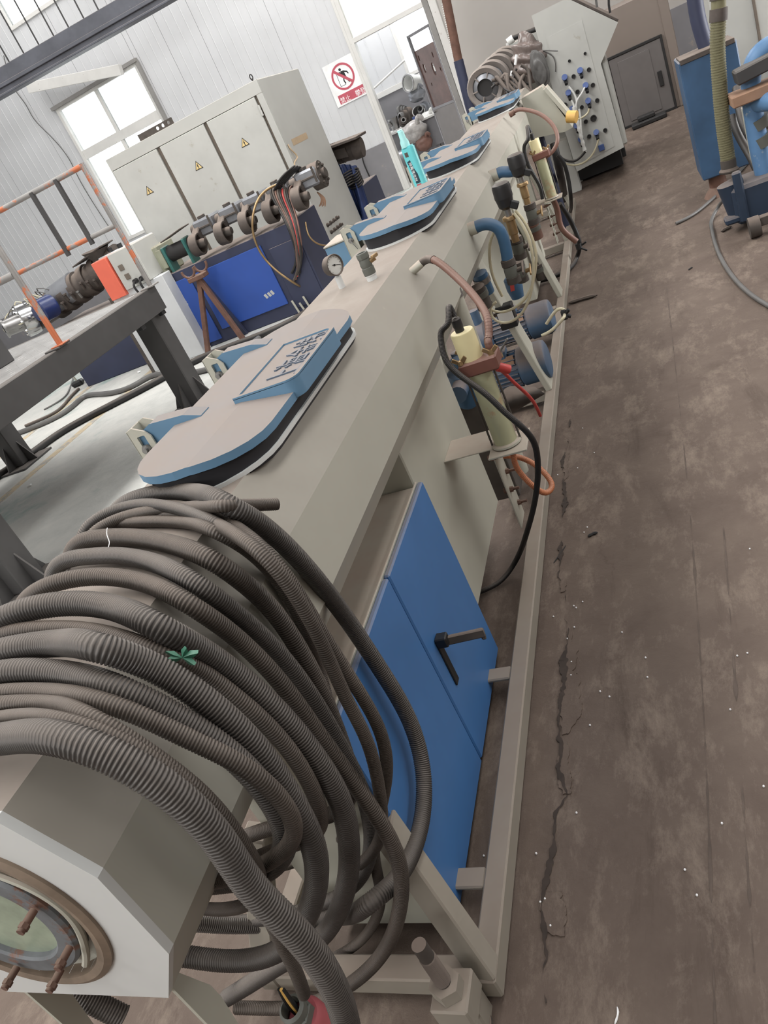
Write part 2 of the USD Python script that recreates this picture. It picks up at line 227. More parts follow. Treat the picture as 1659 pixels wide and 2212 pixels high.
mat('black', srgb(24, 24, 26), 0.5)
mat('yellow', srgb(224, 170, 50), 0.5)
mat('sign_yellow', srgb(226, 196, 122), 0.5)
mat('line_yellow', srgb(196, 176, 140), 0.8, var=0.2, spots=0.5, scol=srgb(158, 154, 146), sscale=6)
mat('cyan', srgb(70, 205, 212), 0.3, var=0.03)
mat('cyan_cap', srgb(150, 225, 224), 0.35)
mat('pvc_cream', srgb(232, 218, 158), 0.4, var=0.05, dust=0.4, dcol=srgb(170, 150, 120))
mat('copper_brown', srgb(122, 72, 58), 0.5, var=0.12, dust=0.3)
mat('brown_hose', srgb(124, 84, 70), 0.4, var=0.15, scale=8, dust=0.5, dcol=srgb(138, 110, 94))
mat('orange_hose', srgb(196, 112, 58), 0.5, var=0.15, dust=0.4)
mat('motor_blue', srgb(58, 92, 124), 0.5, var=0.2, scale=7, dust=0.85, dcol=srgb(128, 110, 98), edge=0.2)
mat('pipe_blue', srgb(46, 98, 138), 0.45, var=0.15, dust=0.5, dcol=srgb(112, 104, 96), edge=0.5)
mat('light_blue', srgb(80, 132, 182), 0.45, var=0.15, spots=0.62, scol=srgb(160, 176, 190), sscale=14)
mat('brass', srgb(172, 140, 92), 0.4, 0.8, var=0.25, scale=18)
mat('dusty_dark', srgb(78, 70, 64), 0.8, var=0.3, scale=9, dust=0.8, dcol=srgb(128, 110, 98))
mat('clear_tube', srgb(206, 196, 160), 0.25, var=0.1, scale=12)
mat('beige_wall', srgb(134, 120, 110), 0.6, var=0.07, scale=1.0)
mat('door_grey', srgb(112, 106, 104), 0.55, var=0.08)
mat('wood_brown', srgb(92, 62, 54), 0.45, var=0.35, scale=6)
mat('blue_box', srgb(44, 84, 122), 0.5, var=0.25, scale=4, dust=0.9, dcol=srgb(150, 142, 136))
mat('cardboard', srgb(152, 114, 86), 0.8, var=0.15, scale=10)
mat('white_plastic', srgb(222, 222, 218), 0.4)
mat('blue_plug', srgb(58, 86, 150), 0.4, var=0.1)
mat('grey_plug', srgb(132, 136, 150), 0.5)
mat('tarp', srgb(40, 60, 110), 0.35, var=0.3, scale=5, dust=0.3)
mat('sack_film', srgb(176, 170, 166), 0.3, var=0.3, scale=14)
mat('pink', srgb(190, 84, 92), 0.5)
mat('grey_green', srgb(96, 98, 90), 0.55, var=0.1)
mat('green_tape', srgb(40, 120, 92), 0.45, var=0.2, scale=30)
mat('ink', srgb(84, 100, 120), 0.7, dust=0.5, edge=0.7)
mat('label_ink', srgb(24, 58, 74), 0.5)
mat('navy_gloss', srgb(24, 42, 96), 0.35, var=0.2)
mat('pump_blue', srgb(36, 56, 80), 0.5, var=0.2, dust=0.6)
mat('cable_grey', srgb(96, 94, 92), 0.5)
mat('roller', srgb(130, 121, 115), 0.5, var=0.2, dust=0.4)
mat('plastic_wrap', srgb(122, 107, 101), 0.25, var=0.3, scale=14)
mat('glue_tape', srgb(188, 160, 122), 0.6)
mat('trim_grey', srgb(142, 139, 136), 0.6, dust=0.4)
mat('dial', srgb(214, 214, 208), 0.4)
# glass, lit through
MATS['pane'] = usdkit.material(stage, '/World/Looks/pane', {'f': ('fresnel', {'IOR': 1.45}), 't': ('transparent_bsdf', {'color': (0.93, 0.95, 0.95)}), 'g': ('glossy_bsdf', {'roughness': 0.05, 'color': (0.9, 0.9, 0.9)}), 'm': ('mix_closure', {})},
    [('f.fac', 'm.fac'), ('t.BSDF', 'm.closure1'), ('g.BSDF', 'm.closure2')], surface='m.closure')
MATS['film'] = usdkit.material(stage, '/World/Looks/film', {'t': ('transparent_bsdf', {'color': (0.75, 0.74, 0.7)}), 'd': ('translucent_bsdf', {'color': (0.85, 0.86, 0.86)}), 'm': ('mix_closure', {'fac': 0.6})},
    [('t.BSDF', 'm.closure1'), ('d.BSDF', 'm.closure2')], surface='m.closure')
MATS['clear_hose'] = usdkit.material(stage, '/World/Looks/clear_hose', {'p': ('principled_bsdf', {'base_color': srgb(142, 138, 110), 'roughness': 0.22, 'transmission_weight': 0.35, 'ior': 1.3})}, [], surface='p.BSDF')
def floor_mat():
    N = {'g': ('geometry', {}), 's': ('separate_xyz', {}), 'p': ('principled_bsdf', {'roughness': 0.72, 'specular_ior_level': 0.3}),
         'nb': ('noise_texture', {'scale': 0.9, 'detail': 4.0, 'roughness': 0.6}), 'nm': ('noise_texture', {'scale': 5.0, 'detail': 8.0, 'roughness': 0.72, 'distortion': 0.2}),
         'map': ('mapping', {'scale': (3.0, 0.5, 1.0)}), 'ns': ('noise_texture', {'scale': 2.2, 'detail': 7.0, 'roughness': 0.7, 'distortion': 0.5}),
         'rr': ('rgb_ramp', {'ramp': [(0.25, srgb(74, 62, 54)), (0.45, srgb(93, 80, 72)), (0.6, srgb(103, 90, 81)), (0.78, srgb(122, 109, 99))]}),
         'mixa': ('mix_float', {'fac': 0.5}), 'rs': ('map_range', {'from_min': 0.56, 'from_max': 0.72, 'to_min': 0.0, 'to_max': 0.55, 'clamp': True}),
         'ds': ('mix', {'mix_type': 'multiply', 'color2': srgb(150, 138, 128)}),
         'rl': ('rgb_ramp', {'ramp': [(0.25, srgb(158, 160, 157)), (0.5, srgb(188, 188, 184)), (0.75, srgb(206, 203, 197))]}),
         'ngr': ('noise_texture', {'scale': 0.8, 'detail': 6.0, 'roughness': 0.65}), 'rg': ('map_range', {'from_min': 0.56, 'from_max': 0.68, 'to_min': 0.0, 'to_max': 0.75, 'clamp': True}),
         'gr': ('mix', {'color2': srgb(122, 150, 147)}),
         'nx': ('math', {'math_type': 'multiply_add', 'value2': 1.2}), 'bx': ('map_range', {'from_min': -2.9, 'from_max': -1.7, 'to_min': 1.0, 'to_max': 0.0, 'clamp': True}), 'fin': ('mix', {}),  # brown zone darker and further left, carrying shade around the tank front
         'map2': ('mapping', {'scale': (1.6, 0.7, 1.0)}), 'sc': ('noise_texture', {'scale': 3.6, 'detail': 11.0, 'roughness': 0.8, 'distortion': 0.15}), 'scr': ('map_range', {'from_min': 0.50, 'from_max': 0.66, 'to_min': 0.0, 'to_max': 0.6, 'clamp': True}), 'scm': ('mix', {'color2': srgb(140, 126, 114)}),
         'dk': ('noise_texture', {'scale': 2.3, 'detail': 8.0, 'roughness': 0.75, 'distortion': 0.2}), 'dkr': ('map_range', {'from_min': 0.57, 'from_max': 0.7, 'to_min': 0.0, 'to_max': 0.55, 'clamp': True}), 'dkm': ('mix', {'color2': srgb(70, 58, 50)}),
         'wob': ('noise_texture', {'scale': 3.5, 'detail': 6.0, 'roughness': 0.65}), 'cx': ('math', {'math_type': 'multiply_add', 'value2': 0.22}), 'cd': ('math', {'math_type': 'add', 'value2': 0.29}), 'ca': ('math', {'math_type': 'absolute'}),
         'cl': ('map_range', {'from_min': 0.0, 'from_max': 0.006, 'to_min': 0.35, 'to_max': 0.0, 'clamp': True}), 'cgate': ('map_range', {'from_min': 0.46, 'from_max': 0.52, 'to_min': 0.0, 'to_max': 1.0, 'clamp': True}), 'cm': ('math', {'math_type': 'multiply'}),
         'cr': ('mix', {'color2': srgb(66, 54, 47)}),
         'b': ('bump', {'strength': 0.5, 'distance': 0.012}), 'hs': ('math', {'math_type': 'multiply_add', 'value2': 0.5})}
    L = [('g.position', 's.vector'), ('g.position', 'nb.vector'), ('g.position', 'nm.vector'), ('g.position', 'map.vector'), ('map.vector', 'ns.vector'), ('nb.fac', 'mixa.a'), ('nm.fac', 'mixa.b'), ('mixa.result', 'rr.fac'),
         ('ns.fac', 'rs.value'), ('rs.result', 'ds.fac'), ('rr.color', 'ds.color1'), ('mixa.result', 'rl.fac'), ('g.position', 'ngr.vector'), ('ngr.fac', 'rg.value'), ('rg.result', 'gr.fac'), ('rl.color', 'gr.color1'),
         ('nb.fac', 'nx.value1'), ('s.x', 'nx.value3'), ('nx.value', 'bx.value'), ('bx.result', 'fin.fac'), ('cr.color', 'fin.color1'), ('gr.color', 'fin.color2'),
         ('g.position', 'wob.vector'), ('wob.fac', 'cx.value1'), ('s.x', 'cx.value3'), ('cx.value', 'cd.value1'), ('cd.value', 'ca.value1'), ('ca.value', 'cl.value'), ('nb.fac', 'cgate.value'), ('cl.result', 'cm.value1'), ('cgate.result', 'cm.value2'), ('cm.value', 'cr.fac'), ('g.position', 'map2.vector'), ('map2.vector', 'sc.vector'), ('sc.fac', 'scr.value'), ('scr.result', 'scm.fac'), ('ds.color', 'scm.color1'), ('g.position', 'dk.vector'), ('dk.fac', 'dkr.value'), ('dkr.result', 'dkm.fac'), ('scm.color', 'dkm.color1'), ('dkm.color', 'cr.color1'),
         ('cm.value', 'hs.value1'), ('nm.fac', 'hs.value3'), ('nm.fac', 'b.height'), ('b.normal', 'p.normal'), ('fin.color', 'p.base_color')]
    MATS['floor'] = usdkit.material(stage, '/World/Looks/floor', N, L, surface='p.BSDF')
floor_mat()
# ================================================================ the hall
YW = 14.47; RX0, RX1, RY0, RZ = -15.0, 6.0, -5.0, 6.6
solo('floor', box(RX0 - 1, RX1 + 1, RY0 - 1, 18.5, -0.2, 0, 0), 'floor', 'bare concrete hall floor, brown and dusty to the right of the long tank', kind='structure')
solo('ceiling', [box(RX0, RX1, RY0, 18, RZ, RZ + 0.1, 0)], 'roof', 'hall roof', kind='structure')
solo('wall_left', [box(RX0 - 0.1, RX0, RY0, 18, 0, RZ, 0)], 'wall', 'far left hall wall', kind='structure')
solo('wall_right', [box(RX1, RX1 + 0.1, RY0, 18, 0, RZ, 0)], 'wall_grey', 'right hall wall', kind='structure')
solo('wall_front', [box(RX0, RX1, RY0 - 0.1, RY0, 0, RZ, 0)], 'wall_grey', 'hall wall behind the camera', kind='structure')
for k_, y_ in enumerate((5.75, 8.25)): solo('wall_porch', box(2.9, RX1, y_ - 0.05, y_ + 0.05, 0, 3.2, 0), 'wall_grey', 'unseen wall placed to narrow the light band on the floor', kind='structure')  # unseen walls either side of the side light, shaping its floor band
def tagk(p, **k): tag(stage.GetPrimAtPath(p), **k)
def rib_panel(x0, x1, z0, z1, rib=0.158, d=0.005):
    """a sandwich panel: a sheet with narrow pressed ribs"""
    n = max(1, int(round((x1 - x0) / rib))); w = (x1 - x0) / n; P = [(x0 + 0.0025, 0.003)]
    for i in range(n):
        a = x0 + i * w
        if i: P += [(a - 0.011, 0.0), (a - 0.004, d), (a + 0.004, d), (a + 0.011, 0.0)]
        else: P.append((a + 0.01, 0.0))
    P += [(x1 - 0.008, 0.0), (x1 - 0.0025, 0.003)]; P = np.array(P)
    fr = np.c_[P[:, 0], YW - 0.0 - P[:, 1] + 0.0]; k = len(P)
    v = np.vstack([np.c_[fr, np.full(k, z0)], np.c_[fr, np.full(k, z1)]]); i = np.arange(k - 1)
    return v, np.vstack([np.c_[i, i + 1, k + i + 1], np.c_[i, k + i + 1, k + i]])
W1 = (-9.58, -7.60, 1.2, 3.76); W2 = (-9.58, -6.9, 5.12, 6.35); D1 = (-3.84, -2.45, 0.0, 3.45)
wb = thing('wall_back', None, None, kind='structure')
def solid_wall(xs, zs, holes, y0, y1):
    ms = []
    for i in range(len(xs) - 1):
        for j in range(len(zs) - 1):
            cx, cz = (xs[i] + xs[i + 1]) / 2, (zs[j] + zs[j + 1]) / 2
            if not any(h[0] < cx < h[1] and h[2] < cz < h[3] for h in holes): ms.append(box(xs[i], xs[i + 1], y0, y1, zs[j], zs[j + 1], 0))
    return ms
XS = sorted([RX0, RX1, W1[0], W1[1], W2[1], D1[0], D1[1]]); ZS = sorted([0, RZ, W1[2], W1[3], W2[2], W2[3], D1[3]])
part('wall_core', solid_wall(XS, ZS, [W1, W2, D1], YW + 0.012, YW + 0.1), 'wall', wb, smooth=False)
edges = [-4.955 - 1.271 * k for k in range(8)][::-1] + [D1[0]]
for a, b in zip(edges[:-1], edges[1:]):
    segs = [(0.86, RZ)]
    cuts = [h for h in (W1, W2) if h[0] < b - 0.01 and h[1] > a + 0.01]
    spans = sorted({a, b} | {min(max(h[k], a), b) for h in cuts for k in (0, 1)})
    for p, q in zip(spans[:-1], spans[1:]):
        zz = [0.86]; m = (p + q) / 2
        for h in sorted(cuts, key=lambda h: h[2]):
            if h[0] < m < h[1]: zz += [h[2], h[3]]
        zz.append(RZ)
        for z0, z1 in zip(zz[::2], zz[1::2]):
            if q - p > 0.05 and z1 > z0: part('panel', rib_panel(p, q, z0, z1), 'wall', wb, smooth=False)
part('plaster', box(D1[1], RX1, YW - 0.01, YW + 0.011, 0.86, RZ, 0), 'wall_grey', wb, smooth=False)
part('dado', [box(RX0, D1[0], YW - 0.03, YW + 0.011, 0, 0.86, 0.004), box(D1[1], RX1, YW - 0.03, YW + 0.011, 0, 0.86, 0.004)], 'dado', wb, 'grey plastered lower strip of the wall', smooth=False)
def frame_rect(x0, x1, z0, z1, w, y0, y1): return [box(x0, x0 + w, y0, y1, z0, z1), box(x1 - w, x1, y0, y1, z0, z1), box(x0 + w, x1 - w, y0, y1, z0, z0 + w), box(x0 + w, x1 - w, y0, y1, z1 - w, z1)]
def window(name, W, zs, xm, y=YW, w=0.06, label=None):
    t = thing(name, label, None, kind='structure'); y0, y1 = y - 0.02, y + 0.07
    part('window_frame', frame_rect(*W, w, y0 - 0.02, y1), 'trim_white', t)
    part('ledge', [box(W[0] - 0.05, W[1] + 0.05, y0 - 0.07, y0 + 0.03, W[3] - 0.01, W[3] + 0.05), box(W[1], W[1] + 0.06, y0 - 0.05, y0 + 0.03, W[2], W[3])], 'trim_grey', t, 'dirty flashing over the window')
    for z in zs: part('crossbar', box(W[0] + w, W[1] - w, y0, y1, z - 0.08, z + 0.08), 'trim_white', t)
    zz = [W[2]] + [z for z in zs] + [W[3]]
    for z0, z1 in zip(zz[:-1], zz[1:]):
        part('mullion', box(xm - w / 2, xm + w / 2, y0 + 0.005, y1 - 0.005, z0 + (0.08 if z0 in zs else w), z1 - (0.08 if z1 in zs else w)), 'trim_white', t)
        for x0, x1 in ((W[0] + w, xm - w / 2), (xm + w / 2, W[1] - w)): part('pane', box(x0, x1, y + 0.02, y + 0.026, z0 + 0.03, z1 - 0.03, 0), 'pane', t)
window('window_1', W1, [2.88], -8.62, label='white framed window behind the electric cabinet')
window('window_2', W2, [], -8.2, label='high window above the dark girder')
# doorway with its transom, the lit room behind
d1 = thing('door_1', 'white metal door frame with a bright transom pane over the open doorway', None, kind='structure')
y0, y1 = YW - 0.05, YW + 0.1
part('door_frame', [box(D1[0], D1[0] + 0.07, y0, y1, 0, D1[3]), box(D1[1] - 0.07, D1[1], y0, y1, 0, D1[3]), box(D1[0], D1[1], y0, y1, D1[3] - 0.07, D1[3])], 'trim_white', d1)
part('transom_bar', box(D1[0] + 0.07, D1[1] - 0.07, y0, y1, 2.42, 2.49), 'trim_white', d1)
part('pane', box(D1[0] + 0.07, D1[1] - 0.07, YW + 0.01, YW + 0.016, 2.49, D1[3] - 0.07, 0), 'film', d1, 'frosted transom pane')
part('architrave', [box(D1[0] - 0.05, D1[0], YW - 0.042, YW + 0.0, 0, RZ, 0.004)], 'trim_white', d1)
YB = 17.2
wb2 = thing('wall_store_room', 'pale panelled wall of the room beyond the doorway', None, kind='structure')
W3 = (-3.72, -2.2, 1.62, 3.6)
part('wall_core', solid_wall([-8, W3[0], W3[1], 3], [0, W3[2], W3[3], RZ], [W3], YB, YB + 0.1), 'wall', wb2, smooth=False)
part('dado', box(-8, 3, YB - 0.03, YB - 0.001, 0, 1.5, 0.003), 'dado', wb2, smooth=False)
part('sill_rail', box(-8, 3, YB - 0.06, YB - 0.001, 1.5, 1.6, 0.004), 'trim_white', wb2)
for k in range(14): part('panel_rib', box(-7.9 + 0.3 * k, -7.9 + 0.3 * k + 0.02, YB - 0.012, YB + 0.001, 1.6, RZ, 0.002), 'wall', wb2)
window('window_3', W3, [], -2.95, y=YB, label='bright window of the room beyond the doorway')
solo('floor_line', box(-5.72, -5.6, -1, 13, 0.0, 0.002, 0), 'line_yellow', 'faded yellow line painted on the floor nearer the long tank', 'floor marking')
solo('floor_line', box(-7.02, -6.9, 4, 13, 0.0, 0.002, 0), 'line_yellow', 'faded yellow line painted on the floor under the black platform', 'floor marking')
# girder under the roof with its rods
gd = unit(V(0.986, 0.168, 0)); gn = V(-gd[1], gd[0], 0)
gp = at(170, 105, y=11.5); go = V(gp[0], gp[1], 0); zb = at(170, 105, y=11.5)[2] - 0.06
g = thing('overhead_girder', 'dark grey steel girder with rusty scuffed flanges crossing high above the left wall', 'girder', (go[0], go[1], zb))
for nm, h0, h1, o0, o1 in (('flange', 0.0, 0.03, -0.1, 0.12), ('web', 0.03, 0.1, -0.03, 0.05), ('channel', 0.1, 0.15, -0.07, 0.1), ('top_box', 0.15, 0.33, -0.03, 0.14)):
    part(nm, obox(go + gn * ((o0 + o1) / 2) + V(0, 0, zb + (h0 + h1) / 2), gd, gn, V(0, 0, 1), 9.0, o1 - o0, h1 - h0, 0.006), 'girder', g)
for k, px in enumerate((2, 33, 62, 92, 122, 152, 183, 213)):
    py = 140 - 0.56 * px; b = at(px, py, y=11.6); b = go + gd * ((b - go) @ gd) + V(0, 0, 0); b[2] = zb + 0.33
    part('rod', cyl(b, b + V(0, 0, 1.5), 0.011, m=8), 'black_rod', g)
a, b = at(62, 190, y=YW - 0.3), at(262, 150, y=YW - 0.3)
solo('diagonal_strut', obox((a + b) / 2, b - a, V(0, 1, 0), np.cross(b - a, V(0, 1, 0)), np.linalg.norm(b - a), 0.12, 0.17, 0.006), 'trim_white', 'white box-section strut slanting from under the girder to the window top', 'strut')
# ================================================================ the long tank on its frame
ZT = 1.103; TY0, TY1 = 0.375, 7.75; TX = -0.885
OCT = [(-1.03, ZT), (-0.744, ZT), (-0.679, 1.0), (-0.679, 0.854), (-0.745, 0.756), (-1.03, 0.756), (-1.095, 0.854), (-1.095, 1.0)]
def oct_prism(y0, y1, grow=0.0):
    c = np.array([TX, 0.93]); P = np.array(OCT); P = c + (P - c) * (1 + grow); P = P[::-1]
    return extrude([tuple(p) for p in P], (0, y0, 0), (1, 0, 0), (0, 0, 1), -(y1 - y0))
tank = thing('cooling_tank', 'long cream octagonal steel cooling tank with blue hinged lids on a steel frame', 'machine', (TX, 4.0, 0))
part('tank_body', oct_prism(TY0 + 0.012, TY1), 'cream', tank, smooth=False)
from shapely.geometry import Polygon, Point
EP = (-0.885, 0.935)
plate = Polygon([(x, z) for x, z in OCT]).difference(Point(*EP).buffer(0.128, 40))
part('end_plate', extrude(plate, (0, TY0 + 0.012, 0), (1, 0, 0), (0, 0, 1), 0.012), 'white_plate', tank, 'white end plate with a round pipe entry', smooth=False)
E3 = V(EP[0], TY0, EP[1]); AX = V(0, -1, 0)
ring = part('entry_ring', lathe([(0.128, -0.02), (0.128, 0.006), (0.138, 0.008), (0.146, 0.004), (0.146, -0.002)], E3, AX, 64), 'rim_stain', tank, 'rust stained rim of the pipe entry')
seal = part('seal_ring', lathe([(0.128, -0.02), (0.126, -0.014), (0.108, -0.012), (0.106, 0.004), (0.102, 0.008), (0.080, 0.008), (0.077, 0.005), (0.076, -0.004)], E3 + V(-0.004, 0, -0.004), AX, 64), 'seal_grey', tank, 'grey clamping ring with rusty bolts')
part('seal_pane', lathe([(0.0, 0.0), (0.079, -0.001)], E3 + V(-0.004, 0, -0.004), AX, 40), 'seal_green', tank, 'greenish seal sheet')
for k in range(8):
    a = math.radians(20 + 45 * k); p = E3 + V(0.097 * math.cos(a), -0.012, 0.097 * math.sin(a) - 0.004)
    part('ring_bolt', [cyl(p, p + AX * 0.026, 0.0048, m=12), bolt(p + AX * 0.016, AX, 0.0062, 0.006)], 'rust', seal)
th = np.linspace(math.radians(-55), math.radians(215), 60); rr = 0.117 + 0.005 * np.sin(th * 4 + 0.6)
part('seal_cord', tube(np.c_[EP[0] + rr * np.cos(th), np.full(60, TY0 - 0.004), EP[1] + rr * np.sin(th)], 0.0048, 8), 'cream_plain', seal, 'cream rubber cord')
def lid(y0, y1, n):
    """rounded hatch lid: flat by the hinges, falling away to the front, name block at the front edge"""
    xa, xb, xr, r = -0.985, -0.7, -0.815, 0.148; base = rrect(xa, xb, y0, y1, 0.1425)
    g = part('lid', None or lid_mesh(base, xr), 'lid_blue', tank, 'blue hinged hatch lid, dusty on top', smooth=20)
    part('gasket', lid_mesh(base.buffer(-0.010), xr, 0.0455, 0.041), 'gasket', g, 'black rubber seal')
    part('collar', extrude(base.buffer(-0.004), (0, 0, ZT - 0.001), (1, 0, 0), (0, 1, 0), 0.008), 'white_plate', g)
    # name block
    ya, yb = y0 + 0.265, y0 + 0.56; zt = ZT + 0.074
    from shapely.geometry import Polygon
    top = rrect(-0.83, -0.682, ya, yb, 0.028).union(Polygon([(-0.83, ya), (-0.8, ya), (-0.8, yb), (-0.83, yb)]))
    part('name_block', [extrude(top, (0, 0, ZT + 0.034), (1, 0, 0), (0, 1, 0), zt - ZT - 0.037), extrude(top.difference(top.buffer(-0.011)), (0, 0, zt - 0.004), (1, 0, 0), (0, 1, 0), 0.0045)], 'lid_blue', g, 'raised name block with a rim', smooth=20)
    part('lettering', writing('上海金纬', (-0.702, ya + 0.03, zt - 0.004), (0, 1, 0), (-1, 0, 0), 0.056, 0.092, 0.006, 0.004), 'ink', g, 'raised characters reading 上海金纬')
    for yh in (y0 + 0.255, y0 + 0.645):
        pl = Polygon([(-1.098, 0.99), (-1.046, 0.99), (-1.046, 1.162), (-1.056, 1.176), (-1.082, 1.19), (-1.098, 1.186)]).difference(Polygon([(-1.078, 1.135), (-1.064, 1.135), (-1.064, 1.165), (-1.078, 1.165)]).buffer(0.003))
        h = part('hinge_bracket', [extrude(pl, (0, yh + d, 0), (1, 0, 0), (0, 0, 1), -0.004) for d in (0, 0.052)] + [box(-1.1, -1.096, yh, yh + 0.056, 0.99, 1.186, 0.001)], 'cream_plain', tank, 'folded cream hinge bracket with a slot', smooth=False)
        part('hinge_bolt', [bolt((-1.071, yh, 1.138), (0, -1, 0), 0.011, 0.008), cyl((-1.071, yh - 0.014, 1.138), (-1.071, yh + 0.07, 1.138), 0.006, m=10), tube(spline([(-1.071, yh - 0.01, 1.138), (-1.062, yh - 0.014, 1.12), (-1.055, yh - 0.012, 1.1)], 6), 0.0018, 5)], 'steel', h)
        arm = Polygon([(-1.082, 1.122), (-0.99, 1.122), (-0.915, ZT + 0.056), (-0.915, ZT + 0.064), (-0.955, 1.180), (-1.04, 1.185), (-1.082, 1.17)])
        part('hinge_arm', extrude(arm, (0, yh + 0.008, 0), (1, 0, 0), (0, 0, 1), -0.04), 'lid_blue', g, smooth=False)
def lid_mesh(base, xr, top=0.062, th=0.016):
    from shapely.geometry import box as sb
    ms = []; z1 = lambda x: ZT + top - np.maximum(0, x - xr) * 0.13
    for g in (base.intersection(sb(-9, -99, xr, 99)), base.intersection(sb(xr, -99, 9, 99))):
        m = trimesh.creation.extrude_polygon(g, 1.0, engine='earcut'); p = np.array(m.vertices); q = p.copy()
        q[:, 2] = np.where(p[:, 2] > 0.5, z1(p[:, 0]), z1(p[:, 0]) - th); ms.append((q, np.array(m.faces)))
    return join(ms)
for n, (a, b) in enumerate(((1.03, 1.845), (2.72, 3.535), (4.02, 4.835), (6.1, 6.915))): lid(a, b, n)
# frame
def beam(x0, x1, y0, y1, z0, z1): return box(x0, x1, y0, y1, z0, z1, 0.004)
for x0 in (-0.65, -1.17): part('base_beam', beam(x0, x0 + 0.05, 0.745, 7.7, 0.022, 0.078), 'frame', tank)
for y in (0.745, 3.5, 4.7, 6.2, 7.6): part('cross_beam', beam(-1.119, -0.651, y, y + 0.055, 0.022, 0.0775), 'frame', tank)
for y in (0.945, 1.575): part('cross_bar', beam(-0.84, -0.651, y, y + 0.05, 0.062, 0.074), 'frame', tank)
def slat(a, b, w, d, ref=(0, 1, 0)): a, b = V(*a), V(*b); return obox((a + b) / 2, b - a, ref, np.cross(b - a, ref), np.linalg.norm(b - a), w, d, 0.004)
for sx in (1, -1):
    part('corner_leg', slat((TX + sx * 0.262, 0.772, 0.07), (TX + sx * 0.150, 0.878, 0.40), 0.05, 0.055), 'frame', tank)
LEG = Polygon([(-1.03, 0.16), (-0.745, 0.16), (-0.745, 0.757), (-1.03, 0.757)])
part('support_box', box(-1.03, -0.745, 1.757, 2.42, 0.158, 0.757, 0.004), 'cream_plain', tank, 'cream sheet metal support under the tank')
for x_, y_ in ((-1.0, 1.9), (-1.0, 2.3)): part('support_foot', beam(x_, x_ + 0.04, y_, y_ + 0.05, 0.0, 0.16), 'frame', tank)
for y in (3.55, 4.95, 6.3, 7.45):
    for sx in (1, -1): part('support_leg', slat((TX + sx * 0.255, y, 0.075), (TX + sx * 0.12, y, 0.765), 0.13, 0.03), 'cream_plain', tank)
# adjustable foot at the near corner
ft = at(980, 2130, y=0.735)
f = part('levelling_foot', [box(-0.7, -0.625, 0.66, 0.744, 0.075, 0.135, 0.004), box(-0.66, -0.63, 0.69, 0.742, 0.0, 0.10, 0.004)], 'frame', tank, 'cream bracket of the levelling bolt')
part('levelling_bolt', [cyl((-0.665, 0.7, 0.0), (-0.665, 0.7, 0.29), 0.0145, m=16), cyl((-0.665, 0.7, 0.0), (-0.665, 0.7, 0.012), 0.04, m=20)] + [lathe([(0.0145, h), (0.0165, h + 0.002), (0.0145, h + 0.004)], (-0.665, 0.7, 0), m=12) for h in np.arange(0.17, 0.25, 0.004)], 'dusty_dark', f, 'dusty threaded rod')
part('levelling_nut', bolt((-0.665, 0.7, 0.136), (0, 0, 1), 0.032, 0.03), 'frame', f)
# lower cabinet with blue doors
cb = thing('under_tank_cabinet', 'cream cabinet with two blue doors under the near end of the tank', 'cabinet', (-0.87, 1.3, 0))
part('cabinet_body', box(-1.02, -0.738, 0.885, 1.752, 0.04, 0.648, 0.003), 'cream_plain', cb, smooth=False)
part('top_edge', box(-0.738, -0.733, 0.885, 1.752, 0.6, 0.662, 0.001), 'cream_plain', cb)
for i, (a, b) in enumerate(((0.885, 1.326), (1.332, 1.752))):
    d = part('door', box(-0.732, -0.716, a, b, 0.033, 0.66, 0.004), 'door_blue', cb, 'blue sheet metal door')
    if i:
        hd = part('handle', [box(-0.717, -0.711, 1.385, 1.412, 0.25, 0.40, 0.002), obox((-0.700, 1.398, 0.394), (1, 0, 0), (0, 1, 0), (0, 0, 1), 0.03, 0.03, 0.03, 0.003)], 'black', d, 'black swing handle sprung out of its slot')
        e0, e1 = V(-0.71, 1.398, 0.39), at(1015, 1408, y=1.45); e1 = e0 + unit(V(0.95, 0.35, -0.22)) * 0.115
        part('lever', [obox((e0 + e1) / 2, e1 - e0, (0, 0.2, 1), np.cross(e1 - e0, V(0, 0.2, 1)), 0.118, 0.024, 0.014, 0.003), obox(e1 - V(0.006, 0, 0.004), e1 - e0, (0, 0.2, 1), np.cross(e1 - e0, V(0, 0.2, 1)), 0.012, 0.03, 0.016, 0.003)], 'dusty_dark', hd)
# gauge, ball valve
gb = at(740, 622, z=ZT); K = 0.64; sc = lambda m, o: (lambda q: ((q[0] - o) * K + o, q[1]))(vf(m)); gg = thing('pressure_gauge', 'round dusty pressure gauge on a white stem on top of the tank', 'gauge', gb)
gx = unit(V(0.85, -0.52, 0)); gc = gb + V(0, 0, 0.118)
part('stem', sc([cyl(gb, gb + V(0, 0, 0.06), 0.017, m=18), cyl(gb + V(0, 0, 0.05), gb + V(0, 0, 0.075), 0.012, m=6)], gb), 'white_plate', gg)
part('gauge_case', sc(lathe([(0.0, -0.028), (0.044, -0.028), (0.048, -0.022), (0.048, 0.006), (0.052, 0.008), (0.052, 0.022), (0.049, 0.025), (0.046, 0.022), (0.046, 0.014)], gc, gx, 44), gb), 'brown_metal', gg, 'dusty round case')
df = part('dial_face', sc(lathe([(0.0, 0.0142), (0.047, 0.014)], gc, gx, 40), gb), 'dial', gg)
gu, gv = np.cross(V(0, 0, 1), gx), V(0, 0, 1); A = gc + gx * 0.0155
needle = [obox(A + (gu * 0.012 - gv * 0.004) , gu * 0.95 - gv * 0.32, np.cross(gx, gu * 0.95 - gv * 0.32), gx, 0.05, 0.003, 0.001, 0.0004), cyl(A, A + gx * 0.003, 0.005, m=12)]
part('needle', sc(needle, gb), 'black', df)
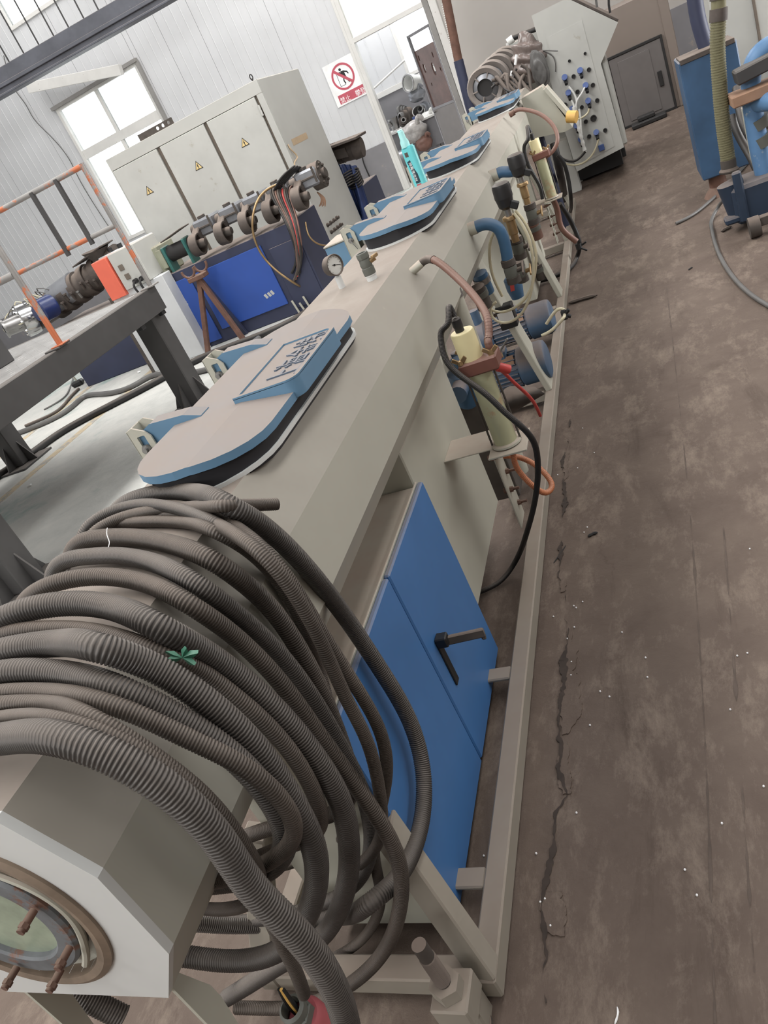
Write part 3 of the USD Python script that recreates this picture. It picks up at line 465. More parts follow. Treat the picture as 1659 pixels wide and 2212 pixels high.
part('tick_mark', sc([obox(A + (gu * math.cos(t) + gv * math.sin(t)) * 0.039, gu * math.cos(t) + gv * math.sin(t), np.cross(gx, gu * math.cos(t) + gv * math.sin(t)), gx, 0.006, 0.0016, 0.0006, 0.0002) for t in np.linspace(-0.8, 3.94, 13)], gb), 'black', df)
vb = at(805, 604, z=ZT); bv = thing('ball_valve', 'grey ball valve standing open on a white stub on top of the tank', 'valve', vb)
part('valve_stub', sc(lathe([(0.026, 0), (0.026, 0.02), (0.028, 0.022), (0.028, 0.03), (0, 0.03)], vb, m=24), vb), 'white_plate', bv)
vz = vb + V(0, 0, 0.028)
part('valve_body', sc(lathe([(0.0, 0), (0.029, 0), (0.03, 0.004), (0.03, 0.034), (0.027, 0.036), (0.03, 0.05), (0.027, 0.07), (0.026, 0.075), (0.026, 0.08)], vz, m=26), vb), 'grey_green', bv)
part('valve_collar', sc([lathe([(0.022, 0.078), (0.03, 0.078), (0.031, 0.08), (0.031, 0.102), (0.028, 0.106), (0.022, 0.106), (0.021, 0.09), (0.0, 0.088)], vz, m=8)], vb), 'grey_green', bv)
part('valve_stem', sc([cyl(vz + V(0.02, 0, 0.055), vz + V(0.05, 0.012, 0.062), 0.012, m=12), obox(vz + V(0.05, 0.012, 0.07), (0.3, 1, 0), (0, 0, 1), (1, 0, 0), 0.05, 0.018, 0.012)], vb), 'brass', bv, 'brown valve stem')
# ================================================================ raised plates in place of pits in the broken floor, front support of the tank
F = lambda px, py: tuple(at(1000 + px / 2.517, 900 + py / 2.517, z=0.0)[:2])
def rough(pts, amp, seed, n=160):
    g = Polygon(pts); L = g.exterior.length; q = np.array([g.exterior.interpolate(t).coords[0] for t in np.linspace(0, L, n, endpoint=False)]); k = np.c_[q * 45, np.full(len(q), seed)]
    q += amp * np.c_[meshkit.fbm(k, 4, seed) - 0.5, meshkit.fbm(k + 40, 4, seed + 9) - 0.5] * 2; return Polygon(q).buffer(0)
LOC['/World/floor'] = np.zeros(3)
CR = [([(575, 1150), (555, 1290), (550, 1400), (535, 1500), (528, 1640), (535, 1740), (590, 1720), (640, 1640), (650, 1560), (640, 1450), (605, 1380), (625, 1280), (600, 1190)], 0.012), ([(535, 880), (528, 920), (535, 960), (560, 955), (566, 910), (550, 880)], 0.008), ([(430, 2600), (425, 2700), (450, 2820), (560, 2830), (575, 2750), (560, 2650), (520, 2590)], 0.014), ([(540, 1750), (510, 1850), (520, 1990), (540, 2060), (600, 2040), (580, 1900), (575, 1780)], 0.01), ([(575, 110), (568, 180), (545, 260), (552, 350), (570, 330), (572, 250), (580, 180)], 0.008)]
for i, (p, a) in enumerate(CR):
    g = rough([F(*q) for q in p], a, 3 + i)
    part('floor_crust', extrude(g, (0, 0, 0.0), (1, 0, 0), (0, 1, 0), 0.0035), 'floor', '/World/floor', 'thin raised plate in place of a pit in the floor screed', smooth=False)
CL = [(583, 20), (572, 120), (545, 260), (548, 350), (555, 470), (540, 600), (535, 700), (530, 800), (530, 900), (560, 1000), (545, 1080), (580, 1150), (560, 1260), (550, 1400), (540, 1500), (525, 1620), (530, 1740), (535, 1830), (520, 1900), (540, 1990), (560, 2060), (520, 2150), (500, 2300), (470, 2450), (430, 2620), (440, 2740), (455, 2830), (440, 3000), (450, 3200)]
c_ = spline([(*F(*q), 0) for q in CL], 900)[:, :2]; k = np.c_[c_ * 30, np.zeros(900)]; c_ = c_ + 0.016 * (np.c_[meshkit.fbm(k, 5, 1), meshkit.fbm(k + 30, 5, 2)] - 0.5)
w_ = np.maximum(0.0, 0.0085 * (meshkit.fbm(np.c_[c_ * 9, np.ones(900)], 4, 6) - 0.42) * 3) * (0.5 + meshkit.noise(np.c_[c_ * 90, np.zeros(900)], 5))
tn = np.gradient(c_, axis=0); tn /= np.linalg.norm(tn, axis=1, keepdims=True); nn = np.c_[-tn[:, 1], tn[:, 0]]
rib = np.vstack([np.c_[c_ + nn * w_[:, None], np.full(900, 0.0042)], np.c_[c_ - nn * w_[:, None], np.full(900, 0.0042)]]); i_ = np.arange(899)
part('floor_crack', (rib, np.vstack([np.c_[i_, 900 + i_, i_ + 1], np.c_[i_ + 1, 900 + i_, 900 + i_ + 1]])), 'crack', '/World/floor', 'dark ragged crack running along the frame', smooth=False)
for k_, pts in enumerate((((1440, 620), (1460, 800), (1490, 1100), (1512, 1400), (1530, 1750), (1545, 2212)), ((1560, 1100), (1590, 1500), (1610, 1800), (1630, 2100)))):
    c_ = spline([at(*q, z=0.0) for q in pts], 500)[:, :2]; w_ = np.maximum(0.0, 0.003 * (meshkit.fbm(np.c_[c_ * 12, np.ones(500)], 4, 16 + k_) - 0.42) * 4); tn = np.gradient(c_, axis=0); tn /= np.linalg.norm(tn, axis=1, keepdims=True); nn = np.c_[-tn[:, 1], tn[:, 0]]
    rib = np.vstack([np.c_[c_ + nn * w_[:, None], np.full(500, 0.0012)], np.c_[c_ - nn * w_[:, None], np.full(500, 0.0012)]]); i_ = np.arange(499)
    part('floor_joint', (rib, np.vstack([np.c_[i_, 500 + i_, i_ + 1], np.c_[i_ + 1, 500 + i_, 500 + i_ + 1]])), 'floor_dirt', '/World/floor', 'worn dark scuff line', smooth=False)
for x_ in (-0.752, -1.03): part('front_support', extrude([(0.387, 0.757), (0.387, 0.5), (0.40, 0.5), (0.424, 0.66), (0.424, 0.69), (0.405, 0.757)], (x_, 0, 0), (0, 1, 0), (0, 0, 1), 0.006), 'cream_plain', tank, 'cream sheet support under the tank front', smooth=False)
# ================================================================ the coil of corrugated hoses hung over the near end of the tank
HOSES = [  # radius, rib pitch, material, height over the tank top, y change along the way, pixels traced on the photograph, label
 (.0178, 0.0047, 'hose', .000, 0.00, [(0, 1597), (127, 1592), (211, 1616), (295, 1659), (362, 1702), (470, 1807), (541, 1918), (619, 1992), (686, 2071), (727, 2142), (750, 2222), (765, 2300)], 'thick corrugated hose nearest the white end plate, running down out of the picture', 0),
 (.0095, 0.0039, 'hose_rusty', .000, 0.02, [(0, 1552), (127, 1554), (211, 1575), (295, 1618), (380, 1676), (434, 1745), (481, 1800), (525, 1858), (560, 1930), (600, 2020), (640, 2100), (662, 2165)], 'thin corrugated hose tucked right behind the thick front one'),
 (.0108, 0.0040, 'hose_rusty', .000, 0.02, [(0, 1520), (105, 1520), (190, 1546), (274, 1592), (337, 1638), (422, 1700), (470, 1752), (508, 1800), (540, 1850), (560, 1905), (540, 1950), (470, 1965), (410, 1958)], 'brownish thin hose, third from the white end plate'),
 (.0115, 0.0040, 'hose_rusty', .000, 0.04, [(0, 1496), (105, 1495), (211, 1512), (295, 1541), (380, 1583), (464, 1622), (520, 1648), (574, 1690), (620, 1740), (640, 1800), (600, 1850), (520, 1890), (440, 1910), (360, 1920)], 'thin hose that stands away from the tank side above the cream gap'),
 (.0165, 0.0044, 'hose', .004, 0.02, [(0, 1452), (84, 1448), (169, 1460), (253, 1486), (337, 1524), (422, 1574), (490, 1620), (560, 1690), (610, 1770), (615, 1840), (560, 1890), (480, 1905), (380, 1915)], 'thick hose with a straight dark shaded flank below the one tied with green tape'),
 (.0178, 0.0047, 'hose', .010, 0.00, [(0, 1405), (127, 1389), (211, 1397), (295, 1422), (380, 1465), (464, 1528), (549, 1608), (612, 1700), (664, 1787), (686, 1862), (679, 1936), (650, 2005), (604, 2055), (511, 2078), (402, 2066), (300, 2050)], 'thick grey hose with green tape beside it, curving down in a long arc'),
 (.0125, 0.0041, 'hose_rusty', .000, 0.02, [(0, 1368), (84, 1359), (169, 1359), (253, 1376), (359, 1412), (422, 1440), (485, 1486), (570, 1557), (640, 1640), (690, 1740), (690, 1800), (638, 1822), (544, 1858), (470, 1885), (380, 1900)], 'thin dark hose pressed between two thick grey ones'),
 (.0182, 0.0047, 'hose', .014, 0.00, [(0, 1330), (84, 1308), (169, 1300), (253, 1313), (337, 1351), (422, 1397), (506, 1452), (591, 1528), (654, 1600), (701, 1664), (735, 1723), (754, 1809), (754, 1884), (739, 1948), (700, 2020), (623, 2072), (548, 2120), (475, 2165)], 'thickest pale grey hose across the middle of the coil'),
 (.0140, 0.0043, 'hose_rusty', .002, -0.02, [(84, 1266), (169, 1245), (253, 1245), (337, 1266), (401, 1300), (485, 1355), (570, 1431), (633, 1507), (690, 1590), (754, 1675), (802, 1745), (847, 1815), (869, 1891), (864, 1965), (840, 2040), (800, 2092), (750, 2132), (634, 2178), (522, 2176), (475, 2176)], 'hose whose lower loop swings out over the frame corner at the bottom'),
 (.0145, 0.0043, 'hose', .006, 0.00, [(105, 1220), (169, 1203), (253, 1199), (337, 1216), (422, 1258), (506, 1321), (591, 1397), (640, 1455), (690, 1530), (735, 1610), (775, 1690), (800, 1770), (800, 1850), (760, 1920), (690, 1955), (580, 1985), (429, 1992), (320, 1980)], 'hose with a dusty crest, sixth from the far side of the coil'),
 (.0155, 0.0044, 'hose_rusty', .004, 0.00, [(148, 1178), (211, 1161), (295, 1161), (380, 1178), (464, 1211), (527, 1258), (591, 1317), (633, 1380), (675, 1452), (715, 1545), (750, 1640), (760, 1720), (710, 1765), (619, 1780), (514, 1813), (440, 1832), (360, 1840)], 'hose with a loose white thread across it'),
 (.0105, 0.0039, 'hose_rusty', .002, 0.00, [(180, 1150), (253, 1128), (337, 1126), (401, 1128), (464, 1148), (527, 1180), (575, 1222), (622, 1285), (665, 1370), (695, 1460), (720, 1560), (738, 1650), (745, 1740), (720, 1820), (649, 1862), (559, 1882), (440, 1890)], 'rusty thin hose lying flat under the crossing one'),
 (.0108, 0.0039, 'hose', .018, 0.02, [(169, 1144), (232, 1106), (295, 1089), (359, 1093), (422, 1110), (485, 1140), (549, 1182), (591, 1228), (633, 1292), (667, 1368), (690, 1452), (705, 1536), (722, 1640), (730, 1740), (715, 1840)], 'thin hose that crosses over the others on top of the coil'),
 (.0105, 0.0039, 'hose_rusty', .012, 0.00, [(190, 1160), (250, 1122), (330, 1103), (405, 1096), (485, 1093), (549, 1091), (620, 1088)], 'short thin hose whose cut open end points over the tank', 1),
 (.0172, 0.0046, 'hose', .000, 0.10, [(230, 1100), (291, 1074), (359, 1062), (422, 1065), (485, 1086), (549, 1120), (612, 1170), (675, 1241), (760, 1352), (838, 1471), (886, 1553), (914, 1640), (920, 1726), (905, 1812), (868, 1890), (800, 1950), (700, 1985), (560, 2000), (429, 1996), (320, 1985)], 'outermost thick hose hanging in a wide bow in front of the blue doors'),
 (.0108, 0.0039, 'hose_rusty', .002, 0.06, [(186, 1160), (258, 1122), (345, 1110), (430, 1118), (500, 1150), (560, 1190), (612, 1245), (660, 1320), (705, 1410), (745, 1505), (790, 1590), (815, 1680), (826, 1760), (815, 1830), (760, 1880)], 'thin rusty hose hanging inside the wide bow'),
 (.0112, 0.0039, 'hose_rusty', .002, 0.08, [(188, 1150), (262, 1108), (350, 1092), (440, 1105), (520, 1145), (600, 1215), (655, 1300), (710, 1390), (760, 1470), (808, 1545), (835, 1620), (836, 1680), (822, 1750), (806, 1830), (818, 1900), (825, 1940), (808, 1995), (768, 2043), (700, 2078)], 'thin hose nearest the blue doors with a small loop at the bottom'),
]
OCTP = Polygon(OCT).buffer(0.012)
def strand(i, r, pitch, mat_, lift, dy, px, label, mode=-1):
    zt = ZT + r + lift; k = min(3, len(px) - 1) if i < 13 else 2; yc = at(*px[k], z=zt)[1]; n = len(px); P = []
    for j, p in enumerate(px):
        y = yc + dy * (j / (n - 1)) ** 1.5
        if i == 14: y = yc - 0.32 * max(0, (j - 12) / 6)
        if i == 8: y = yc - 0.06 * max(0, (j - 9) / 9)
        if i == 2: y += 0.16 * max(0.0, (j - 8) / 4)
        if i >= 15: y = yc - 0.2 * min(1.0, max(0.0, (j - 1) / 4)) - 0.02 * (i == 15)
        q = at(*p, y=y); a_ = at(*p, z=zt + (0.035 * max(0.0, 1 - j / 3.0) if i < 9 else 0.0))
        if a_[0] < -0.73 and abs(a_[1] - y) < 0.12: q = a_
        elif q[0] < -0.675 + r and q[2] > 0.8: q = at(*p, x=-0.675 + r)
        elif q[0] < -0.70 + r and q[2] < 0.68 and q[1] > 0.87 and j < n - 4: q = at(*p, x=-0.70 + r)
        if j >= n - 5 and OCTP.contains(Point(q[0], q[2])): continue
        P.append(q)
    y = P[0][1]
    xl = -1.095 - r - 0.004
    pre = [V(-1.0, y, 0.56), V(xl, y, 0.76), V(xl, y, 0.96)]
    if P[0][0] > -0.97: pre.append(V(-1.03 - r * 0.7, y, ZT + r * 0.6))
    if P[0][0] < -1.06: pre = [V(-1.0, y, 0.5), V(min(xl, P[0][0] - 0.01), y, 0.75)]
    P = np.array(pre + P); d_ = spline(P, 240)
    from scipy.ndimage import gaussian_filter1d
    s_ = gaussian_filter1d(d_, 4.0, axis=0, mode='nearest'); s_[0], s_[-1] = d_[0], d_[-1]; P = s_[::4]
    L = np.linalg.norm(np.diff(P, axis=0), axis=1).sum(); N = int(L / pitch) * 4 + 1
    q = spline(P, N); rr = r - r * 0.115 * np.tile([0.2, 0.0, 0.2, 1.0], N // 4 + 1)[:N]
    return q, tube(q, rr, 12)
for i, h in enumerate(HOSES):
    q, m = strand(i, *h); solo('corrugated_hose', m, h[2], h[6], 'hose', 'corrugated hoses coiled over the tank end', smooth=True)
gt = at(395, 1420, y=0.60)
for nm, px in (('', 0),):
    ms = []
    for a, l, w in ((0.3, 0.024, 0.010), (-0.5, 0.020, 0.009), (1.1, 0.016, 0.010), (2.7, 0.022, 0.008), (3.4, 0.018, 0.011)):
        d = R[0] * math.cos(a) * 1 - R[1] * math.sin(a) * 0.8 + V(0, -0.2, 0.25); d = unit(d); s = unit(np.cross(d, R[2])); n_ = np.cross(d, s)
        ms.append(hull([gt, gt + n_ * 0.003, gt + d * l * .55 + s * w * .5, gt + d * l * .55 - s * w * .5, gt + d * l * .55 + n_ * .004, gt + d * l + s * w * .2, gt + d * l - s * w * .15 + n_ * .003]))
    solo('tape_knot', ms, 'green_tape', 'scrap of green tape knotted round the thick grey hose', 'tape')
solo('white_thread', tube(spline([at(232, 1140, y=0.83), at(231, 1155, y=0.82), at(236, 1170, y=0.81), at(234, 1182, y=0.80)], 16), 0.0007, 5), 'sign_white', 'loose white thread lying across a coiled hose', 'thread')
# plug at the bottom edge
pb = at(650, 2195, y=0.50); pa = unit(V(0.0, -0.12, 1))
pl = thing('cable_plug', 'pink plug with a grey hexagonal gland at the bottom edge', 'plug', pb - pa * 0.12)
part('plug_body', lathe([(0.0, -0.12), (0.034, -0.12), (0.034, -0.012), (0.028, 0.0), (0.0, 0.0)], pb, pa, 24), 'pink', pl)
part('gland', [lathe([(0.0, -0.002), (0.025, -0.002), (0.025, 0.014), (0.022, 0.016)], pb, pa, 6), lathe([(0.021, 0.014), (0.021, 0.03), (0.016, 0.034), (0.016, 0.012)], pb, pa, 20)], 'grey_green', pl)
for k, mt in enumerate(('black', 'yellow', 'black')): part('wire', tube(spline([pb + V(0.006 * (k - 1), 0, 0.0), pb + V(0.007 * (k - 1), 0, 0.035), pb + V(0.004 * (k - 1), 0.004, 0.07)], 8), 0.003, 6), mt, pl)
# ================================================================ black platform with rusty rails
pf = thing('steel_platform', 'black steel work platform with a checker plate deck on stout gusseted legs', 'platform', (-5.0, 4.2, 0))
for x0, x1, y0, y1 in ((-3.87, -3.75, 2.4, 5.66), (-6.35, -6.23, 2.4, 5.66)): part('side_beam', box(x0, x1, y0, y1, 0.832, 1.035, 0.006), 'black_steel', pf)
for y0 in (2.4, 5.54): part('end_beam', box(-6.23, -3.87, y0, y0 + 0.12, 0.832, 1.03, 0.006), 'black_steel', pf)
part('deck_plate', box(-6.23, -3.875, 2.52, 5.54, 1.022, 1.034, 0.002), 'deck', pf, 'worn checker plate deck')
ms = []
for i in range(26):
    for j in range(34):
        x, y = -6.15 + i * 0.088, 2.6 + j * 0.087
        a = 0.7 if (i + j) % 2 else -0.7
        d = V(math.cos(a), math.sin(a), 0); s = V(-d[1], d[0], 0); c = V(x, y, 1.034)
        ms.append((np.array([c + d * .03, c + s * .006, c - d * .03, c - s * .006, c + V(0, 0, .003)]), np.array([[0, 1, 4], [1, 2, 4], [2, 3, 4], [3, 0, 4]])))
part('checker_rib', ms, 'deck', pf, kind='stuff', smooth=False)
def leg(x, y, w=0.2):
    part('leg', box(x - w / 2, x + w / 2, y - w / 2, y + w / 2, 0.02, 0.832, 0.008), 'black_steel', pf)
    part('base_plate', box(x - 0.22, x + 0.22, y - 0.22, y + 0.22, 0.0, 0.02, 0.003), 'black_steel', pf)
    for dx, dy in ((1, 0), (-1, 0), (0, 1), (0, -1)):
        d = V(dx, dy, 0); s = V(-dy, dx, 0); o = V(x, y, 0.02) + d * w / 2
        part('gusset', hull([o + s * t + q for t in (-0.006, 0.006) for q in (V(0, 0, 0), d * 0.115, V(0, 0, 0.22))]), 'black_steel', pf, smooth=False)
for x, y in ((-3.93, 5.6), (-6.1, 5.6), (-3.86, 3.0), (-6.1, 3.0)): leg(x, y)
for x, y in ((-3.78, 5.6), (-3.78, 5.25)): part('bolt_stub', box(x - 0.02, x + 0.02, y - 0.03, y + 0.03, 0.80, 0.832, 0.003), 'black', pf)
dp = at(33, 777, z=1.035); part('upright', box(dp[0] - 0.16, dp[0], dp[1] - 0.16, dp[1], 1.035, 2.0, 0.006), 'black_steel', pf, 'black upright standing on the deck')
r1 = thing('guard_rail', 'rusty orange guard rail with two black balusters at the far end of the platform', 'railing', (-5, 5.6, 1.035))
def rust_tube(nm, a, b, r, par, m='orange_pipe'): part(nm, cyl(a, b, r, m=14), m, par)
rust_tube('post', (-3.75, 5.6, 1.035), (-3.75, 5.6, 2.03), 0.019, r1); rust_tube('top_rail', (-6.3, 5.6, 2.012), (-3.75, 5.6, 2.012), 0.021, r1); rust_tube('mid_rail', (-6.3, 5.6, 1.55), (-3.76, 5.6, 1.55), 0.019, r1)
for x in (-4.28, -4.02): part('baluster', box(x - 0.017, x + 0.017, 5.57, 5.60, 1.50, 2.02, 0.003), 'black_steel', r1, 'black flat baluster')
part('foot_plate', box(-3.82, -3.70, 5.54, 5.66, 1.035, 1.047), 'orange_pipe', r1)
r2 = thing('guard_rail', 'rusty orange guard rail post on the platform edge nearer the camera', 'railing', (-4.2, 4.31, 1.035))
rust_tube('post', (-3.75, 4.31, 1.05), (-3.75, 4.31, 2.03), 0.021, r2); rust_tube('mid_rail', (-5.2, 4.31, 1.553), (-3.76, 4.31, 1.553), 0.024, r2); rust_tube('top_rail', (-5.2, 4.31, 2.01), (-3.75, 4.31, 2.01), 0.022, r2)
part('foot_plate', [box(-3.80, -3.70, 4.26, 4.36, 1.047, 1.056)], 'orange_pipe', r2); part('foot_block', box(-3.85, -3.72, 4.24, 4.38, 1.035, 1.047), 'black_steel', r2)
# ================================================================ electric cabinet
YF = 8.9; ZC = 2.22
ec = thing('electric_cabinet', 'large off-white electric cabinet with three doors and yellow warning triangles', 'cabinet', (-4.55, 9.6, 0))
part('cabinet_body', box(-5.64, -3.47, YF + 0.03, 10.35, 0.0, ZC, 0.01), 'cab_white', ec, smooth=False)
part('front_frame', [box(-5.64, -3.47, YF, YF + 0.03, 2.085, ZC), box(-5.64, -5.62, YF, YF + 0.03, 0, 2.085), box(-3.545, -3.47, YF, YF + 0.03, 0, 2.085), box(-5.62, -3.545, YF, YF + 0.03, 0, 0.12)], 'cab_white', ec, smooth=False)
part('recess', [box(a, b, YF + 0.024, YF + 0.031, 0.12, 2.085, 0) for a, b in ((-4.955, -4.9), (-4.275, -4.225), (-3.575, -3.545))], 'shadow_gap', ec, 'gaps between the doors, their shadow coloured brown')
for k, (a, b, xt) in enumerate(((-5.615, -4.955, -5.30), (-4.90, -4.27, -4.56), (-4.222, -3.575, -3.905))):
    d = part('door', box(a, b, YF - 0.012, YF + 0.02, 0.13, 2.078, 0.004), 'cab_dirty', ec)
    s = 0.062; c = V(xt, YF - 0.0125, 1.722)
    tri = lambda q: [(0, q), (-q * 0.9, -q * 0.55), (q * 0.9, -q * 0.55)]
    w = part('warning_triangle', extrude(tri(s), c, (1, 0, 0), (0, 0, 1), 0.0015), 'black', d, 'yellow and black high voltage triangle', smooth=False)
    part('yellow_field', extrude(tri(s * 0.78), c - V(0, 0.0012, 0), (1, 0, 0), (0, 0, 1), 0.001), 'sign_yellow', w, smooth=False)
    part('lightning_bolt', extrude([(0.002, 0.03), (-0.012, 0.0), (-0.002, 0.002), (-0.004, -0.02), (-0.009, -0.018), (0.002, -0.03), (0.006, -0.014), (0.001, -0.018), (0.010, 0.008), (0.0, 0.006), (0.008, 0.028)], c - V(0, 0.002, 0), (1, 0, 0), (0, 0, 1), 0.001), 'black', w, smooth=False)
part('hinge', cyl((-3.568, YF - 0.01, 1.88), (-3.568, YF - 0.01, 1.99), 0.014, m=10), 'cab_white', ec)
part('lifting_eye', [tube([V(-3.55 + 0.016 * math.cos(t), YF + 0.1, ZC + 0.045 + 0.026 * math.sin(t)) for t in np.linspace(0, 2 * math.pi, 21)[:-1]], 0.006, 8, closed=True), cyl((-3.55, YF + 0.1, ZC - 0.002), (-3.55, YF + 0.1, ZC + 0.03), 0.01)], 'dark', ec, smooth=True)
part('tape', [obox(at(648, 300, x=-3.468), (0, 1, 0), (0, 0.12, 1), (1, 0, 0), 0.55, 0.07, 0.002, 0.0005)], 'glue_tape', ec, 'strip of brown tape on the side')
part('hanging_tape', tube(spline([at(622, 312, x=-3.464), at(628, 322, x=-3.455), at(642, 338, x=-3.44), at(636, 352, x=-3.45), at(645, 375, x=-3.455)], 16), 0.009, 4), 'glue_tape', ec)
for px, py in ((716, 479), (724, 494)):
    for k in range(4):
        p = at(px + (k - 1.5) * 6.5, py - (k - 1.5) * 5, x=-3.47); part('cable_gland', lathe([(0, 0), (0.024, 0), (0.024, 0.02), (0.017, 0.022), (0.017, 0.045), (0, 0.045)], p, (1, 0, 0), 8), 'brown_metal', ec)
from shapely.geometry import box as sbox
tr = sbox(0, 0, 0.5, 0.075).difference(Point(0.36, 0.04).buffer(0.02)).difference(Point(0.28, 0.04).buffer(0.02)).difference(Point(0.44, 0.04).buffer(0.02))
t0 = at(297, 291, y=YF + 0.1); solo('cable_tray', [extrude(tr, (t0[0], YF + 0.1, ZC + 0.001), (1, 0, 0), (0, 0, 1), 0.012)] + [box(t0[0], t0[0] + 0.55, YF + 0.088, YF + 0.25, ZC + 0.001, ZC + 0.006, 0.001)], 'dusty_dark', 'grey perforated cable tray lying on the electric cabinet', 'tray', smooth=False)
# ================================================================ blue extruder in front of it
YB1 = 7.65
ex = thing('blue_extruder', 'blue extruder with a row of barrel heaters and round blowers', 'machine', (-4.1, 8.0, 0))
part('base_frame', box(-4.98, -3.25, YB1, 8.4, 0.0, 0.885, 0.008), 'navy', ex, 'dark blue machine base')
bp = part('blue_panel', box(-4.56, -3.685, YB1 - 0.02, YB1 - 0.001, 0.14, 0.79, 0.004), 'deep_blue', ex, 'bright blue side panel')
part('blue_panel', box(-4.97, -4.62, YB1 - 0.018, YB1 - 0.001, 0.05, 0.79, 0.004), 'deep_blue', ex, 'bright blue side panel behind the rusty stand')
part('paint_chip', [obox(at(575 + dx, 640 + dy, y=YB1 - 0.0205), (1, 0, 0.4), (0, 1, 0), (-0.4, 0, 1), 0.03, 0.002, 0.05, 0.0005) for dx, dy in ((0, 0), (7, -4), (13, -8))], 'cab_white', bp, 'bare pale scratches', smooth=False)
part('maker_text', [box(-4.93 + 0.012 * k, -4.80 + 0.004 * k, YB1 - 0.0195, YB1 - 0.018, 0.585 - 0.03 * k, 0.599 - 0.03 * k, 0) for k in range(3)], 'cab_dirty', ex, 'rows of worn small print')
part('end_panel', box(-3.62, -3.27, YB1 - 0.012, YB1 - 0.001, 0.06, 0.72, 0.003), 'navy', ex)
for k in range(3): part('foot_stud', cyl((-3.60 + 0.07 * k, YB1 - 0.04, 0.0), (-3.62 + 0.07 * k, YB1 - 0.045, 0.16 - 0.05 * (k == 1)), 0.012, m=8), 'cream_plain', ex)
ZA, YA = 1.13, 7.9
part('barrel', cyl((-4.45, YA, ZA + 0.02), (-2.95, YA, ZA + 0.02), 0.075, m=20), 'brown_metal', ex)
part('barrel_head', [cyl((-2.95, YA, ZA + 0.02), (-2.84, YA, ZA + 0.02), 0.13, m=22), cyl((-2.84, YA, ZA + 0.02), (-2.80, YA, ZA + 0.02), 0.05, m=16)] + [bolt((-2.84, YA + 0.1 * math.cos(a), ZA + 0.02 + 0.1 * math.sin(a)), (1, 0, 0), 0.014, 0.02) for a in np.linspace(0, 5.5, 8)], 'dusty_dark', ex)
for k, (px, py) in enumerate(((425, 525), (475, 490), (527, 465), (575, 435), (637, 405))):
    c = at(px, py, y=YB1); x = c[0]
    h = part('heater_cover', [box(x - 0.02, x + 0.22, YA - 0.14, YA + 0.14, ZA - 0.05, ZA + 0.12, 0.02)], 'alu', ex, 'grey heater cover')
    part('cover_clip', box(x + 0.0, x + 0.2, YA - 0.16, YA - 0.14, ZA + 0.03, ZA + 0.05), 'dusty_dark', h); part('cover_bolt', cyl((x + 0.2, YA - 0.15, ZA - 0.02), (x + 0.2, YA - 0.15, ZA + 0.13), 0.012, m=8), 'dusty_dark', h); part('cover_lug', box(x + 0.03, x + 0.08, YA - 0.05, YA + 0.05, ZA + 0.12, ZA + 0.15), 'dusty_dark', h)
    b0 = V(x - 0.055, YA - 0.24, ZA - 0.085)
    b = part('blower', lathe([(0.092, 0.0), (0.112, 0.0), (0.114, 0.004), (0.114, 0.096), (0.110, 0.1), (0.096, 0.1), (0.094, 0.01), (0.0, 0.008)], b0, (1, 0, -0.08), 30), 'brown_metal', ex, 'round blower housing')
    part('blower_motor', lathe([(0, 0.0), (0.042, 0.0), (0.045, 0.01), (0.045, 0.11), (0.036, 0.135), (0.0, 0.14)], b0 + V(0.02, 0, 0), (1, 0, -0.08), 20), 'dusty_dark', b)
    part('duct', obox(b0 + V(0.06, 0.12, 0.1), (1, 0, 0), (0, 1, 0.5), (0, -0.5, 1), 0.09, 0.2, 0.1, 0.01), 'brown_metal', b)
for x in (-4.80, -4.52): part('green_flange', obox((x, YA - 0.13, 1.0), (1, 0, 0), (0, 1, 0), (0.0, 0, 1), 0.035, 0.16, 0.32, 0.02), 'green_paint', ex, 'green flange plate')
part('coupling', cyl((-4.82, YA - 0.1, 1.06), (-4.5, YA - 0.1, 1.06), 0.085, m=20), 'dark', ex)
part('guard_plate', obox((-4.62, YA - 0.1, 1.23), (1, 0, 0.15), (0, 1, 0), (-0.15, 0, 1), 0.3, 0.22, 0.012), 'dusty_dark', ex)
part('gearbox', [box(-5.12, -4.86, YA - 0.2, YA + 0.2, 0.885, 1.2, 0.015)] + [box(-5.08 + 0.1 * k, -5.02 + 0.1 * k, YA - 0.215, YA - 0.2, 0.95, 1.15) for k in range(3)], 'olive', ex, 'ribbed olive green gearbox')
# cable bundle over the barrel
for k in range(9):
    o = 0.012 * (k - 4); mt = ('rubber', 'brown_metal', 'brown_hose', 'brown_metal', 'rubber', 'red', 'brown_metal', 'rubber', 'brown_hose')[k]
    pts = [at(600 + 5 * k, 392 + 2 * (k % 3), y=YA + 0.05), at(585 + 5 * k, 415, y=YA - 0.18), at(604 + 4 * k, 455, y=YA - 0.27), at(626 + 2.6 * k, 500, y=YB1 - 0.1), at(640 + 1.4 * k, 560 + 4 * (k % 4), y=YB1 - 0.05), at(642 + 3 * ((k * 5) % 7) - 12, 590 + 7 * (k % 4), y=YB1 - 0.03)]
    solo('hanging_wire', tube(spline(pts, 40), 0.011 if k % 3 else 0.014, 6), mt, f'{("black", "red", "brown")[0 if mt == "rubber" else 1 if mt == "red" else 2]} wire of the bundle hanging over the last barrel heater of the blue extruder', 'wire', f'{("black", "red", "brown")[0 if mt == "rubber" else 1 if mt == "red" else 2]} wires hanging on the blue extruder', smooth=True)
solo('coiled_wire', [tube([at(628, 395, y=YA - 0.0) + V(0.16 * math.cos(t) * (1 + 0.1 * math.sin(3 * t + j)), 0.14 * math.sin(t) - 0.02 * j, 0.08 * math.cos(t + 0.4) + 0.012 * j) for t in np.linspace(0, 2 * math.pi, 33)[:-1]], 0.011, 6, closed=True) for j in range(5)], 'rubber', 'coil of black wire thrown over the barrel of the blue extruder', 'wire coil', smooth=True)
